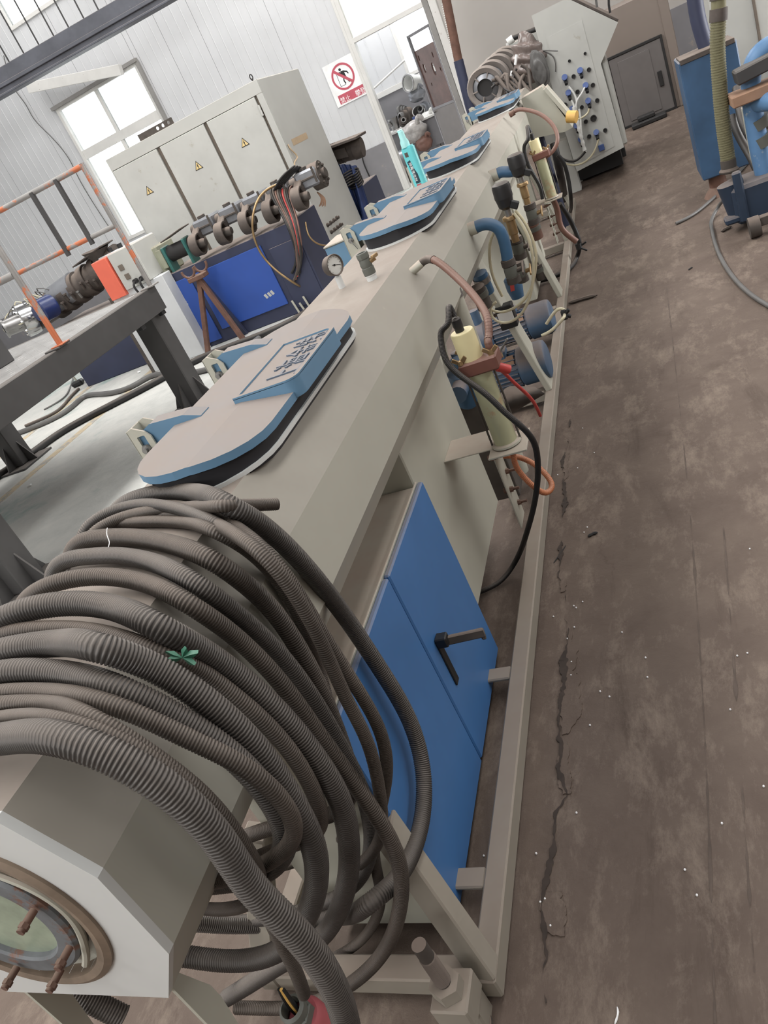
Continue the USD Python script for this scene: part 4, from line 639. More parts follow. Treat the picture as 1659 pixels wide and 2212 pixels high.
solo('yellow_cable', tube(spline([at(600, 398, y=YA - 0.15), at(565, 420, y=YA - 0.27), at(546, 470, y=YB1 - 0.15), at(551, 520, y=YB1 - 0.15), at(580, 568, y=YB1 - 0.12), at(630, 608, y=YB1 - 0.1), at(684, 632, z=0.03)], 50), 0.012, 8), 'brass', 'long yellowish cable arching down in front of the blue panel', 'cable', smooth=True)
solo('yellow_cable', tube(spline([at(660, 480, y=YA - 0.2), at(668, 510, y=YA - 0.25), at(690, 528, y=YA - 0.2), at(726, 528, y=YA)], 30), 0.009, 8), 'brass', 'short yellowish cable end sticking out beside the electric cabinet', 'cable', smooth=True)
solo('frayed_wire_end', [tube(spline([at(685, 415, y=YA), at(694 + 2 * k, 430, y=YA - 0.02), at(690 + 3 * k, 446 - 2 * (k % 2), y=YA - 0.03)], 8), 0.006, 5) for k in range(5)], 'cardboard', 'frayed brown wire end at the tip of the extruder barrel', 'wire', smooth=True)
# grey cupboard, orange faced box, tripod
gp_ = thing('grey_cupboard', 'pale grey cupboard standing under the black platform beside the blue extruder', 'cupboard', (-5.15, 7.6, 0))
part('cupboard_body', box(-5.52, -4.80, 7.455, 7.64, 0.0, 0.93, 0.006), 'grey_panel', gp_); part('edge_strip', box(-5.56, -5.52, 7.45, 7.64, 0, 0.93), 'dusty_dark', gp_)
ob = thing('control_box', 'white control box with an orange side panel, black cables plugged in', 'box', (-5.2, 7.6, 0.9))
part('box_body', box(-5.27, -4.915, 7.42, 7.9, 0.93, 1.325, 0.006), 'cab_white', ob); part('orange_panel', box(-5.49, -5.285, 7.40, 7.86, 0.89, 1.318, 0.006), 'orange', ob, 'bright orange panel')
for px, py in ((258, 578), (275, 597)):
    p = at(262 if px == 258 else 276, py, y=7.418); part('socket', box(p[0] - 0.03, p[0] + 0.03, 7.408, 7.421, p[2] - 0.03, p[2] + 0.03), 'shadow_gap', ob)
for dx in (0, 0.09):
    p = V(-5.08 + dx, 7.41, 0.985); part('cable_plug', [cyl(p, p - V(0, 0.05, 0), 0.026, m=14), tube(spline([p - V(0, 0.05, 0), p - V(0.01, 0.08, 0.03), p - V(0.02, 0.05, 0.13)], 12), 0.012, 8)], 'chrome' if False else 'dark', ob)
tp = thing('tripod_stand', 'rusty brown pipe stand with a forked head in front of the blue panel', 'stand', (-4.4, 7.45, 0))
hd_ = at(428, 598, y=7.45)
for q in ((447, 757), (523, 728)): part('leg', slat(at(*q, y=7.42) * V(1, 1, 0) , hd_ + V(0, 0, -0.02), 0.05, 0.05), 'rust', tp)
part('leg', slat((hd_[0] + 0.1, 7.62, 0.0), hd_ + V(0, 0, -0.02), 0.05, 0.05), 'navy', tp, 'dark blue rear leg')
part('head', [obox(hd_, (1, 0, 0), (0, 1, 0), (0, 0, 1), 0.2, 0.14, 0.05, 0.008)] + [tube([hd_ + V(dx + 0.075 * math.cos(t), dy, 0.10 + 0.075 * math.sin(t)) for t in np.linspace(math.pi * 0.95, math.pi * 2.05, 14)], 0.014, 8) for dx, dy in ((-0.05, -0.05), (0.06, 0.05))], 'rust', tp)
# ================================================================ second extruder at the far left
Y2 = 8.3
e2 = thing('brown_extruder', 'dusty brown extruder barrel with a blue motor and a shining steel die head', 'machine', (-6.6, 8.4, 0))
part('machine_base', box(-7.0, -5.55, 8.05, 8.8, 0.0, 0.8, 0.01), 'navy', e2, 'faded blue grey base')
B0, B1 = at(75, 690, y=Y2), at(262, 555, y=Y2 + 0.1)
part('barrel', [tube([B0, B1], [0.15, 0.17], 22)] + [tube([B0 + (B1 - B0) * t, B0 + (B1 - B0) * (t + 0.06)], 0.19, 22) for t in (0.25, 0.38, 0.5, 0.62, 0.75)], 'brown_metal', e2)
part('heat_shield', tube([B0 + (B1 - B0) * 0.28 + V(0, 0, 0.03), B0 + (B1 - B0) * 0.52 + V(0, 0, 0.03)], 0.18, 22), 'alu', e2, 'shiny band round the barrel')
ax_ = unit(at(20, 704, y=Y2 - 0.25) - at(75, 680, y=Y2)); H0 = at(62, 688, y=Y2 - 0.1)
part('die_head', [lathe([(0, -0.07), (0.20, -0.07), (0.21, 0.0), (0.21, 0.09), (0.19, 0.1), (0.0, 0.1)], H0, ax_, 30)] + [bolt(H0 + ax_ * 0.1 + 0.165 * (math.cos(a) * frame_of(ax_)[0] + math.sin(a) * frame_of(ax_)[1]), ax_, 0.018, 0.02) for a in np.linspace(0, 5.5, 8)], 'chrome', e2, 'polished steel die head')
part('die_mandrel', [lathe([(0.11, 0.1), (0.10, 0.3), (0.12, 0.3), (0.12, 0.325), (0.0, 0.325)], H0, ax_, 28)], 'steel', e2)
part('mandrel_face', [lathe([(0.0, 0.328), (0.018, 0.328), (0.018, 0.326)], H0, ax_, 16), lathe([(0.04, 0.326), (0.04, 0.329), (0.052, 0.329), (0.052, 0.326)], H0, ax_, 24)], 'dark', e2)
Mb = at(112, 660, y=Y2 - 0.22); part('blue_motor', [lathe([(0, -0.03), (0.13, -0.03), (0.14, 0.0), (0.14, 0.16), (0.12, 0.18), (0, 0.18)], Mb, (-0.45, -0.85, 0), 26), lathe([(0, 0), (0.095, 0), (0.1, 0.02), (0.085, 0.035), (0, 0.035)], at(83, 676, y=Y2 - 0.4), (-0.45, -0.85, 0), 24)], 'navy_gloss', e2, 'blue motor')
for k in range(14):
    t = 0.12 + 0.06 * k; c = B0 + (B1 - B0) * t + V(0, -0.2, -0.06 - 0.03 * (k % 3))
    part('clamp_bolt', [cyl(c, c + V(0.02, -0.04, 0.07), 0.018, m=8), bolt(c + V(0.02, -0.04, 0.07), (0, 0, 1), 0.028, 0.02)], 'steel' if k % 4 == 0 else 'brown_metal', e2)
part('hopper', [lathe([(0.09, 0.0), (0.07, 0.1), (0.16, 0.2), (0.17, 0.2), (0.08, 0.09), (0.1, 0.0)], at(222, 575, y=Y2), (0.1, 0, 1), 18), obox(at(200, 548, y=Y2), (1, 0, 0.15), (0, 1, 0), (-0.15, 0, 1), 0.5, 0.3, 0.015)], 'dusty_dark', e2)
for k in range(12):
    a = B0 + (B1 - B0) * (0.02 * k) + V(0, -0.05, 0.16); part('loose_wire', tube(spline([a, a + V(-0.15 + 0.02 * k, -0.1, 0.05 + 0.02 * (k % 4)), a + V(-0.3 + 0.05 * k, -0.2 + 0.02 * k, -0.1), a + V(-0.2, -0.25, -0.15 - 0.02 * (k % 3))], 14), 0.007, 5), 'cable_grey' if k % 3 else 'clear_tube', e2, smooth=True)
sb_ = thing('switch_box', 'grey switch box with knobs behind the orange panel', 'box', at(280, 520, y=8.35) * V(1, 1, 0) + V(0, 0, 0.8))
c = at(270, 530, y=8.4); part('box_body', box(c[0] - 0.3, c[0] + 0.3, 8.2, 8.6, 0.8, c[2], 0.01), 'grey_panel', sb_)
for dx in (-0.15, 0.0): part('knob', cyl(V(c[0] + dx, 8.3, c[2]), V(c[0] + dx, 8.3, c[2] + 0.05), 0.03, m=12), 'black', sb_)
# ================================================================ third extruder behind the electric cabinet
Y3 = 10.7
e3 = thing('covered_extruder', 'dark motor on a navy blue base, half covered with a dark blue tarpaulin', 'machine', (-3.4, 10.9, 0))
part('machine_base', box(-3.95, -3.42, Y3, 11.6, 0.0, 0.66, 0.01), 'navy', e3); part('blue_panel', box(-3.72, -3.45, Y3 - 0.012, Y3, 0.1, 0.56), 'deep_blue', e3)
a, b = at(676, 330, y=Y3 - 0.1), at(778, 292, y=Y3 - 0.1)
part('top_board', obox((a + b) / 2, b - a, (0, 1, 0), np.cross(b - a, (0, 1, 0)), 0.72, 0.5, 0.03), 'brown_metal', e3, 'flat board lying over the motor')
m0, m1 = at(715, 335, y=Y3), at(765, 322, y=Y3)
part('motor', [tube([m0, m1], 0.125, 22), tube([m1, m1 + unit(m1 - m0) * 0.12], [0.135, 0.12], 22), obox((m0 + m1) / 2 + V(0, -0.13, 0), m1 - m0, (0, 1, 0), (0, 0, 1), 0.2, 0.06, 0.12)], 'brown_metal', e3, 'dusty dark motor')
part('cooling_fin', [tube([m0 + (m1 - m0) * t, m0 + (m1 - m0) * (t + 0.03)], 0.135, 22) for t in np.linspace(0.05, 0.5, 6)], 'dusty_dark', e3)
gx_, gy_ = np.meshgrid(np.linspace(0, 1, 22), np.linspace(0, 1, 18)); TL, TR, BL, BR = at(690, 350, y=Y3 - 0.15), at(770, 358, y=Y3 - 0.2), at(745, 480, y=Y3 - 0.2), at(800, 470, y=Y3 - 0.3)
P = ((TL[:, None, None] * (1 - gx_) + TR[:, None, None] * gx_) * (1 - gy_) + (BL[:, None, None] * (1 - gx_) + BR[:, None, None] * gx_) * gy_).reshape(3, -1).T
P[:, 1] += 0.07 * np.sin(gx_.ravel() * 19 + 2 * gy_.ravel()) * (0.3 + gy_.ravel()) + 0.03 * np.sin(gx_.ravel() * 41)
i, j = np.meshgrid(np.arange(17), np.arange(21), indexing='ij'); A_ = (i * 22 + j).ravel(); F_ = np.vstack([np.c_[A_, A_ + 1, A_ + 23], np.c_[A_, A_ + 23, A_ + 22]])
part('tarpaulin', join([(P, F_), (P + V(0, 0.01, 0), F_[:, ::-1])]), 'tarp', e3, 'dark blue tarpaulin hanging in folds', smooth=True)
for k in range(6): part('cable_loop', tube([at(757 + 2 * k, 375 + 5 * k, y=Y3 - 0.25) + V(0.12 * math.cos(t), 0.05 * math.sin(2 * t), 0.035 * math.sin(t)) for t in np.linspace(0, 2 * math.pi, 25)[:-1]], 0.012, 6, closed=True), 'rubber', e3, smooth=True)
solo('wall_cable', tube(spline([at(782, 335, y=YW - 0.1), at(785, 350, y=YW - 0.1), at(800, 385, y=YW - 0.08), at(818, 420, y=YW - 0.1)], 24), 0.012, 6), 'rubber', 'dark cable running down the grey wall strip left of the doorway', 'cable', smooth=True)
solo('wall_cable', tube(spline([at(8, 120, y=YW - 0.06), at(30, 190, y=YW - 0.06), at(55, 225, y=YW - 0.06), at(72, 255, y=YW - 0.06), at(110, 295, y=YW - 0.06), at(150, 345, y=YW - 0.06), at(170, 385, y=YW - 0.06), at(235, 490, y=YW - 0.06)], 60), 0.008, 6), 'cable_grey', 'thin grey cable wandering down the white wall left of the window', 'cable', smooth=True)
# ================================================================ things lying on the floor at the left
for i, (pts, r, m_, l_) in enumerate((
    ([(-40, 1050), (60, 985), (130, 935), (230, 880), (330, 828), (420, 780), (520, 740), (640, 688), (700, 640)], 0.035, 'rubber', 'thick black hose lying straight across the floor under the platform'),
    ([(40, 935), (80, 920), (140, 890), (180, 858), (230, 850), (290, 832), (320, 815), (400, 806), (480, 785), (560, 730)], 0.028, 'cable_grey', 'grey hose snaking beside the thick black one'),
    ([(55, 920), (90, 905), (120, 890), (150, 860), (170, 840)], 0.018, 'dusty_dark', 'thin dark hose end under the platform'),
    ([(95, 885), (130, 865), (150, 840), (158, 815), (152, 790)], 0.010, 'cable_grey', 'thin curved cable on the floor under the platform'),
    ([(0, 1240), (0, 1160)], 0.02, 'rubber', None))):
    if l_: solo('floor_hose', tube(spline([at(*p, z=r + 0.002) for p in pts], 60), r, 10), m_, l_, 'hose', smooth=True)
for i, (px, py) in enumerate(((236, 800), (170, 830))):
    p = at(px, py, z=0.02); t = thing('pipe_clamp', ('black pipe clamp with an upright bolt on the grey floor hose', 'small black pipe clamp further left on the grey floor hose')[i], 'clamp', p * V(1, 1, 0))
    part('clamp_base', obox(p + V(0, 0, 0.02), (1, 0.3, 0), (-0.3, 1, 0), (0, 0, 1), 0.16, 0.12, 0.07, 0.02), 'black', t); part('clamp_bolt', cyl(p + V(0, 0, 0.05), p + V(-0.02, 0, 0.2), 0.014, m=10), 'cream_plain', t)
for i, (px, py, l_) in enumerate(((66, 1047, 'crumpled white scrap on the grey floor'), (300, 803, 'white scrap beside the grey cupboard'))):
    p = at(px, py, z=0.012); q = p + (meshkit.noise(np.arange(36).reshape(12, 3) * 1.7 + i, 3)[:, None] - 0.5) * 0.02 + RNG.normal(0, 0.018, (12, 3)) * V(1, 0.8, 0.4); q[:, 2] -= q[:, 2].min() - 0.001
    solo('paper_scrap', hull(q), 'sign_white', l_, 'scrap', smooth=False)
# sign on the wall
sg = thing('no_climbing_sign', 'white safety sign with a crossed-out black climbing figure and red lettering field', 'sign', V(-4.25, YW - 0.02, 1.7))
S0 = at(741, 165, y=YW - 0.014); ux, uz = V(1, 0, 0), V(0, 0, 1)
part('sign_plate', extrude(rrect(-0.29, 0.34, -0.40, 0.26, 0.01), S0, ux, uz, 0.002), 'sign_white', sg, smooth=False); S1 = S0 - V(0, 0.002, 0)
c0 = Point(0, 0).buffer(0.205, 32)
bar = sbox(-0.2, -0.021, 0.2, 0.021)
from shapely import affinity
part('red_ring', extrude(c0.difference(Point(0, 0).buffer(0.172, 32)).union(affinity.rotate(bar, -45, origin=(0, 0)).intersection(c0)), S1 - V(0, 0.0012, 0), ux, uz, 0.001), 'sign_red', sg, smooth=False)
fig = [Point(-0.012, 0.112).buffer(0.022), Polygon([(-0.01, 0.085), (0.045, 0.075), (0.05, 0.0), (0.0, 0.0), (-0.03, 0.04)]), Polygon([(0.03, 0.085), (0.1, 0.05), (0.115, 0.01), (0.1, 0.0), (0.085, 0.035), (0.03, 0.06)]), Polygon([(-0.02, 0.08), (-0.09, 0.085), (-0.09, 0.077), (-0.02, 0.055)]), Polygon([(0.0, 0.0), (0.025, 0.0), (0.0, -0.06), (0.012, -0.11), (-0.005, -0.125), (-0.02, -0.06)]), Polygon([(0.03, 0.0), (0.05, 0.0), (0.065, -0.06), (0.085, -0.11), (0.07, -0.12), (0.045, -0.065)]), sbox(-0.1, -0.13, -0.093, 0.06), sbox(-0.1, -0.13, 0.0, -0.124)]
from shapely import union_all
part('figure', extrude(union_all(fig), S1, ux, uz, 0.001), 'black', sg, smooth=False)
rf = part('red_field', extrude(sbox(-0.22, -0.375, 0.3, -0.235), S1, ux, uz, 0.001), 'sign_red', sg, smooth=False)
part('lettering', writing('禁止 攀登', S1 + V(-0.205, -0.0005, -0.355), ux, uz, 0.098, 0.105, 0.0, 0.001), 'sign_white', rf, 'white characters on red', smooth=False)
# ================================================================ fittings along the open side of the tank
def path(pts, n=40):  # (px, py, axis, value) on the photograph -> smooth curve
    return spline([at(p[0], p[1], **{p[2]: p[3]}) for p in pts], n)
def corr_tube(q, r, pitch, amp, m=12):
    L = np.linalg.norm(np.diff(q, axis=0), axis=1).sum(); N = int(L / pitch) * 3 + 1; q = spline(q[::max(1, len(q) // 14)] if len(q) > 28 else q, N)
    return tube(q, r - amp * np.tile([0.0, 1.0, 0.35], N // 3 + 1)[:N], m)
def level_sensor(y, top, bot, zs, label, xs=-0.745, far=False):
    """float sensor: bracket bent from strip, stained clear tube, brown clamp block, cream cap with a cable gland"""
    P0, P1 = at(*bot, y=y), at(*top, y=y); P0[2] = zs + 0.006; ax = unit(V(0, 0, 1)); P1 = V(P0[0], P0[1], P1[2]); h = P1[2] - P0[2]
    t = thing('level_sensor', label, 'sensor', V(P0[0], P0[1], zs - 0.3))
    x1 = P0[0] - 0.052
    part('bracket', [box(xs, x1, y - 0.005, y + 0.135, zs - 0.004, zs), box(x1 - 0.004, x1, y - 0.005, y + 0.09, zs - 0.3, zs - 0.004, 0.001), box(x1, P0[0] + 0.065, y - 0.07, y + 0.07, zs - 0.004, zs + 0.002, 0.001)], 'cream_plain', t, 'dusty bent strip bracket')
    for k, dz in enumerate((0.03, 0.12, 0.17, 0.24)): part('bolt', bolt((x1 - 0.02, y + (0.0, 0.06, 0.03, 0.06)[k], zs - dz), (1, 0, 0), 0.009, 0.03, 0.02), 'rust', t)
    part('sensor_tube', lathe([(0.0, 0.0), (0.035, 0.0), (0.035, h), (0.0, h)], P0, m=26), 'sensor_stain', t, 'yellow stained clear plastic tube')
    part('base_flange', lathe([(0.0, 0.0), (0.046, 0.0), (0.045, 0.006), (0.034, 0.009), (0.034, 0.014), (0.0, 0.014)], P0, m=22), 'cream_plain', t)
    for a in (0.1, 3.3, 1.7): part('tie_rod', cyl(P0 + V(0.043 * math.cos(a), 0.043 * math.sin(a), 0), P0 + V(0.040 * math.cos(a), 0.040 * math.sin(a), h + 0.05), 0.0032, m=7), 'dusty_dark', t)
    b = part('clamp_block', obox(P1 + V(0.012, 0, 0.021), (1, 0, 0), (0, 1, 0), (0, 0, 1), 0.112, 0.084, 0.042, 0.005), 'copper_brown', t, 'reddish brown clamp block')
    for dx, dy in ((-0.034, -0.032), (0.056, -0.022), (-0.034, 0.032)):
        q = P1 + V(dx, dy, 0.042); part('wing_nut', [lathe([(0, 0), (0.009, 0), (0.007, 0.012), (0, 0.012)], q, m=10), obox(q + V(0.013, 0, 0.014), (1, 0, 0.8), (0, 1, 0), (-0.8, 0, 1), 0.02, 0.005, 0.012), obox(q + V(-0.013, 0, 0.014), (1, 0, -0.8), (0, 1, 0), (0.8, 0, 1), 0.02, 0.005, 0.012)], 'brass', b)
    part('cap', lathe([(0.0, 0.042), (0.034, 0.042), (0.034, 0.122), (0.032, 0.125), (0.0, 0.125)], P1 - V(0.006, 0, 0), m=30), 'pvc_cream', t, 'cream plastic cap')
    g = P1 + V(-0.010, 0, 0.125); part('cable_gland', lathe([(0, 0), (0.013, 0), (0.013, 0.014), (0.014, 0.016), (0.014, 0.036), (0.011, 0.04), (0, 0.04)], g, m=14), 'rubber', t)
    return P0, P1, g
mat('sensor_stain', srgb(176, 176, 136), 0.3, var=0.12, scale=6, spots=0.56, scol=srgb(176, 148, 108), sscale=5)
YS = 2.05
P0, P1, G = level_sensor(YS, (1033, 800), (1093, 952), 0.555, 'cream capped level sensor on a bracket beside the blue doors, with a stained clear tube')
cab = [G + V(0, 0, 0.045), G + V(-0.004, 0, 0.075)] + [at(px, py, y=YS - 0.03 - d) for px, py, d in ((968, 697, 0), (955, 713, .0), (954, 744, .01), (966, 782, .03), (1002, 817, .05), (1050, 852, .07), (1088, 888, .08), (1126, 921, .08), (1151, 951, .06), (1161, 989, .03), (1161, 1040, 0), (1151, 1103, -.03), (1138, 1150, -.05))] + [at(1112, 1215, z=0.06), at(1080, 1256, z=0.02), at(1043, 1276, z=0.018), at(1015, 1288, z=0.018)]
solo('black_conduit', corr_tube(np.array(cab), 0.0092, 0.0036, 0.0012), 'rubber', 'black corrugated conduit looping from the near level sensor down to the floor', 'conduit', smooth=True)
F1 = V(-0.716, 2.40, 1.06)
t = thing('drain_hose', 'brown reinforced hose arching from the tank edge to the near level sensor', 'hose', F1)
part('hose_end', tube([F1 + V(-0.012, 0, -0.005), F1 + V(0.035, 0.008, 0.012)], 0.0135, 12), 'cream_plain', t)
hq = np.vstack([F1 + V(0.02, 0.004, 0.008), F1 + V(0.04, 0.008, 0.014)] + [at(px, py, y=2.40 - d) for px, py, d in ((936, 561, .04), (974, 588, .1), (1012, 625, .17), (1042, 664, .24), (1055, 700, .3), (1055, 730, .33))] + [P1 + V(0.054, 0.0, 0.075), P1 + V(0.05, 0, 0.035)])
part('hose_tube', tube(spline(hq, 60), 0.0112, 14), 'brown_hose', t, smooth=True)
part('hose_rib', join([tube(spline(hq, 181)[i:i + 2], 0.0118, 10, caps=False) for i in range(24, 176, 3)]), 'brown_hose', t, kind='stuff', smooth=True)
part('hose_tape', tube(spline(hq, 60)[2:11], 0.0128, 12), 'brown_metal', t)
t = thing('orange_hose', 'orange ribbed hose curling from under the near level sensor', 'hose', P0 - V(0, 0, 0.2))
oq = np.vstack([P0 + V(0.01, 0, -0.002), P0 + V(0.01, 0, -0.02)] + [at(px, py, y=YS - 0.0 + d) for px, py, d in ((1113, 1002, 0), (1133, 1032, 0), (1154, 1052, 0), (1180, 1064, .02), (1192, 1050, .05), (1179, 1025, .08), (1151, 1001, .1), (1121, 988, .1), (1092, 985, .1), (1060, 990, .1))])
part('hose_tube', corr_tube(oq, 0.0095, 0.0055, 0.0016), 'orange_hose', t, smooth=True); part('hose_end', cyl(P0 + V(0.01, 0, -0.03), P0 + V(0.01, 0, -0.006), 0.013, m=14), 'rust', t)
# water pipes with black actuators
def elbow_pipe(y, pts, r, label, stub):
    S = at(*stub, x=-0.679); t = thing('water_pipe', label, 'pipe', S)
    part('weld_stub', cyl(S - V(0.01, 0, 0), S + V(0.03, 0, 0), r * 1.12, m=18), 'cream_plain', t)
    q = spline([S + V(0.028, 0, 0), S + V(0.05, 0, 0)] + [at(px, py, y=S[1] - 0.0 + d) for px, py, d in pts], 36); part('pipe', tube(q, r, 18), 'pipe_blue', t, smooth=True); return q
q1 = elbow_pipe(3.28, ((1050, 484, 0), (1072, 490, 0), (1086, 512, 0), (1094, 545, 0), (1096, 560, 0)), 0.024, 'dark blue water pipe bending down from the tank side, the nearer one', (1014, 496))
def ball_valve2(c, ax, r, label, name='plastic_valve'):
    ax = unit(ax); t = thing(name, label, 'valve', c)
    part('union_nut', lathe([(0, 0), (r, 0), (r * 1.05, 0.004), (r * 1.05, r * 0.9), (r * .85, r), (r * .85, r * 1.1), (0, r * 1.1)], c, ax, 12), 'dusty_dark', t)
    part('valve_body', lathe([(0, r), (r * 0.95, r), (r * 1.0, r * 1.6), (r * 1.0, r * 2.4), (r * 0.9, r * 2.7), (0, r * 2.7)], c, ax, 20), 'grey_green', t)
    part('union_nut', lathe([(0, r * 2.6), (r, r * 2.6), (r * 1.05, r * 2.7), (r * 1.05, r * 3.5), (r * .8, r * 3.6), (0, r * 3.6)], c, ax, 12), 'dusty_dark', t)
    s = c + ax * r * 2; part('handle', [cyl(s, s + V(r * 1.6, -0.01, 0.005), r * 0.35, m=10), obox(s + V(r * 1.75, -0.01, 0.005), (0, 1, 0.4), ax, np.cross((0, 1, .4), ax), r * 2.6, r * 0.5, r * 0.3)], 'brass' if 'brown' in label else 'dusty_dark', t)
    return c + ax * r * 3.6
e = ball_valve2(q1[-1], V(-0.02, 0.0, -1), 0.029, 'dark plastic ball valve under the nearer blue water pipe')
e = ball_valve2(at(1113, 512, y=3.42), V(-0.05, 0.02, -1), 0.027, 'dark ball valve behind the nearer blue water pipe')
ball_valve2(at(1118, 566, y=3.6), V(-0.04, 0.05, -1), 0.027, 'lower dark ball valve with a brown lever'); ball_valve2(at(1143, 440, y=4.25), V(-0.03, 0.0, -1), 0.03, 'rusty brown lever valve below the farther black actuator')
S2 = at(1064, 380, x=-0.679); q2 = elbow_pipe(0, ((1100, 371, 0), (1116, 367, 0)), 0.027, 'dark blue water pipe running straight out to the farther black actuator', (1064, 380))
def actuator(c, label, r=0.038, h=0.085, lean=(0.05, 0, 1)):
    a = unit(lean); t = thing('valve_actuator', label, 'valve', c)
    part('actuator_head', lathe([(0, h), (r * 0.7, h), (r * 0.93, h - 0.006), (r, h - 0.016), (r, h * 0.3), (r * 0.94, h * 0.25), (r * 0.8, -0.01), (r * 0.45, -0.022), (0, -0.022)], c, a, 26), 'rubber', t, 'black plastic head')
    part('actuator_neck', lathe([(0, -0.02), (0.014, -0.02), (0.014, -0.05), (0, -0.05)], c, a, 12), 'steel', t)
    part('actuator_plug', obox(c + V(r * 0.9, -0.012, -0.014), (1, 0, -0.7), (0, 1, 0), (0.7, 0, 1), 0.035, 0.026, 0.03), 'black', t)
    part('brass_body', lathe([(0, -0.05), (0.027, -0.05), (0.030, -0.055), (0.030, -0.066), (0.02, -0.07), (0.02, -0.125), (0.016, -0.13), (0.016, -0.16), (0, -0.16)], c, a, 18), 'brass', t, 'brass valve body with tape')
    return c
A1 = actuator(at(1092, 440, y=3.36), 'black capped solenoid valve on the near brass fitting'); A2 = actuator(at(1122, 372, y=4.19), 'black capped solenoid valve on the straight blue water pipe', 0.043, 0.09)
for k, (pts, l_) in enumerate(((((1113, 455), (1125, 468), (1140, 492), (1152, 522), (1158, 552), (1155, 592), (1146, 625), (1128, 652), (1105, 668), (1080, 674), (1060, 668), (1052, 660)), 'clear plastic tube looping widely from the near solenoid valve'), (((1110, 460), (1130, 490), (1146, 530), (1152, 580), (1146, 635), (1128, 675), (1105, 694), (1080, 696), (1062, 682), (1060, 664), (1072, 652)), 'clear plastic tube in the lower of the two loops'), (((1068, 500), (1060, 520), (1058, 560), (1066, 600), (1085, 640)), 'clear plastic tube hanging behind the nearer blue pipe'))):
    solo('clear_tube', tube(spline([at(*p, y=3.36 - 0.02 * k + 0.02 * j * (k == 2)) for j, p in enumerate(pts)], 60), 0.0062, 8), 'clear_tube', l_, 'tube', smooth=True)
P0b, P1b, Gb = level_sensor(5.55, (1162, 345), (1192, 424), 0.535, 'farther level sensor in front of the white control panel, with a dull clear tube')
solo('black_conduit', tube(spline([Gb + V(0, 0, 0.045), Gb + V(-0.01, 0, 0.09)] + [at(px, py, y=5.5) for px, py in ((1141, 298), (1134, 312), (1133, 330), (1145, 365), (1165, 400), (1172, 430))], 50), 0.012, 8), 'rubber', 'black cable looping over the farther level sensor', 'cable', smooth=True)
F2 = V(-0.695, 5.78, 1.1)
t = thing('drain_hose', 'brown hose arching in a half circle above the farther level sensor', 'hose', F2)
hq = np.vstack([F2, F2 + V(0.05, 0, 0.01)] + [at(px, py, y=5.78 - d) for px, py, d in ((1140, 238, .02), (1165, 246, .06), (1187, 262, .1), (1201, 283, .14), (1204, 305, .18), (1196, 324, .2), (1182, 337, .22), (1172, 342, .23))])
part('hose_tube', tube(spline(hq, 60), 0.013, 12), 'brown_hose', t, smooth=True); part('hose_clip', [cyl(F2 - V(0.005, 0, 0), F2 + V(0.03, 0, 0.006), 0.018, m=12), bolt(F2 + V(0.015, -0.022, 0), (0, -1, 0), 0.008, 0.012)], 'rust', t)
t = thing('drain_hose', 'brown hose sloping from the foot of the farther level sensor down to the frame', 'hose', P0b - V(0, 0, .4)); part('hose_tube', tube(spline([P0b + V(0, 0, -0.006)] + [at(*p, y=5.6) for p in ((1204, 455), (1212, 490), (1230, 510), (1246, 522))], 24), 0.02, 10), 'brown_hose', t, smooth=True)
for pts, r, l_ in ((((1196, 310, 'y', 6.6), (1207, 360, 'y', 6.6), (1217, 438, 'z', 0.03), (1214, 446, 'z', 0.025)), 0.03, 'thick black hose dropping straight down to the floor below the console box'), (((1205, 335, 'y', 6.4), (1217, 351, 'y', 6.4), (1230, 400, 'y', 6.4), (1233, 425, 'y', 6.4), (1229, 462, 'z', 0.02), (1222, 480, 'z', 0.02)), 0.015, 'thin black cable bowing out beside the thick black hose'), (((1209, 440, 'y', 5.7), (1224, 462, 'y', 5.75), (1240, 492, 'y', 5.8), (1252, 528, 'y', 5.8), (1246, 556, 'z', 0.03), (1222, 585, 'z', 0.03), (1190, 600, 'z', 0.03), (1168, 606, 'z', 0.03)), 0.016, 'black cable swinging out over the floor beside the frame')):
    solo('black_cable', tube(path(pts, 50), r, 10), 'rubber', l_, 'cable', smooth=True)
p = at(1250, 532, y=5.79); solo('cable_tie', [cyl(p - V(0, 0, 0.02), p + V(0, 0, 0.02), 0.022, m=10), obox(p + V(0.035, 0, 0.005), (1, 0, 0.3), (0, 1, 0), (-.3, 0, 1), 0.05, 0.012, 0.012), obox(p + V(0.03, -0.01, -0.03), (1, 0, -0.8), (0, 1, 0), (.8, 0, 1), 0.05, 0.012, 0.012)], 'black', 'black tape tie on the swinging black cable', 'tie')
part('support_box', box(-1.03, -0.745, 4.75, 5.72, 0.15, 0.757, 0.004), 'cream_plain', tank, 'cream sheet metal support farther along the tank')
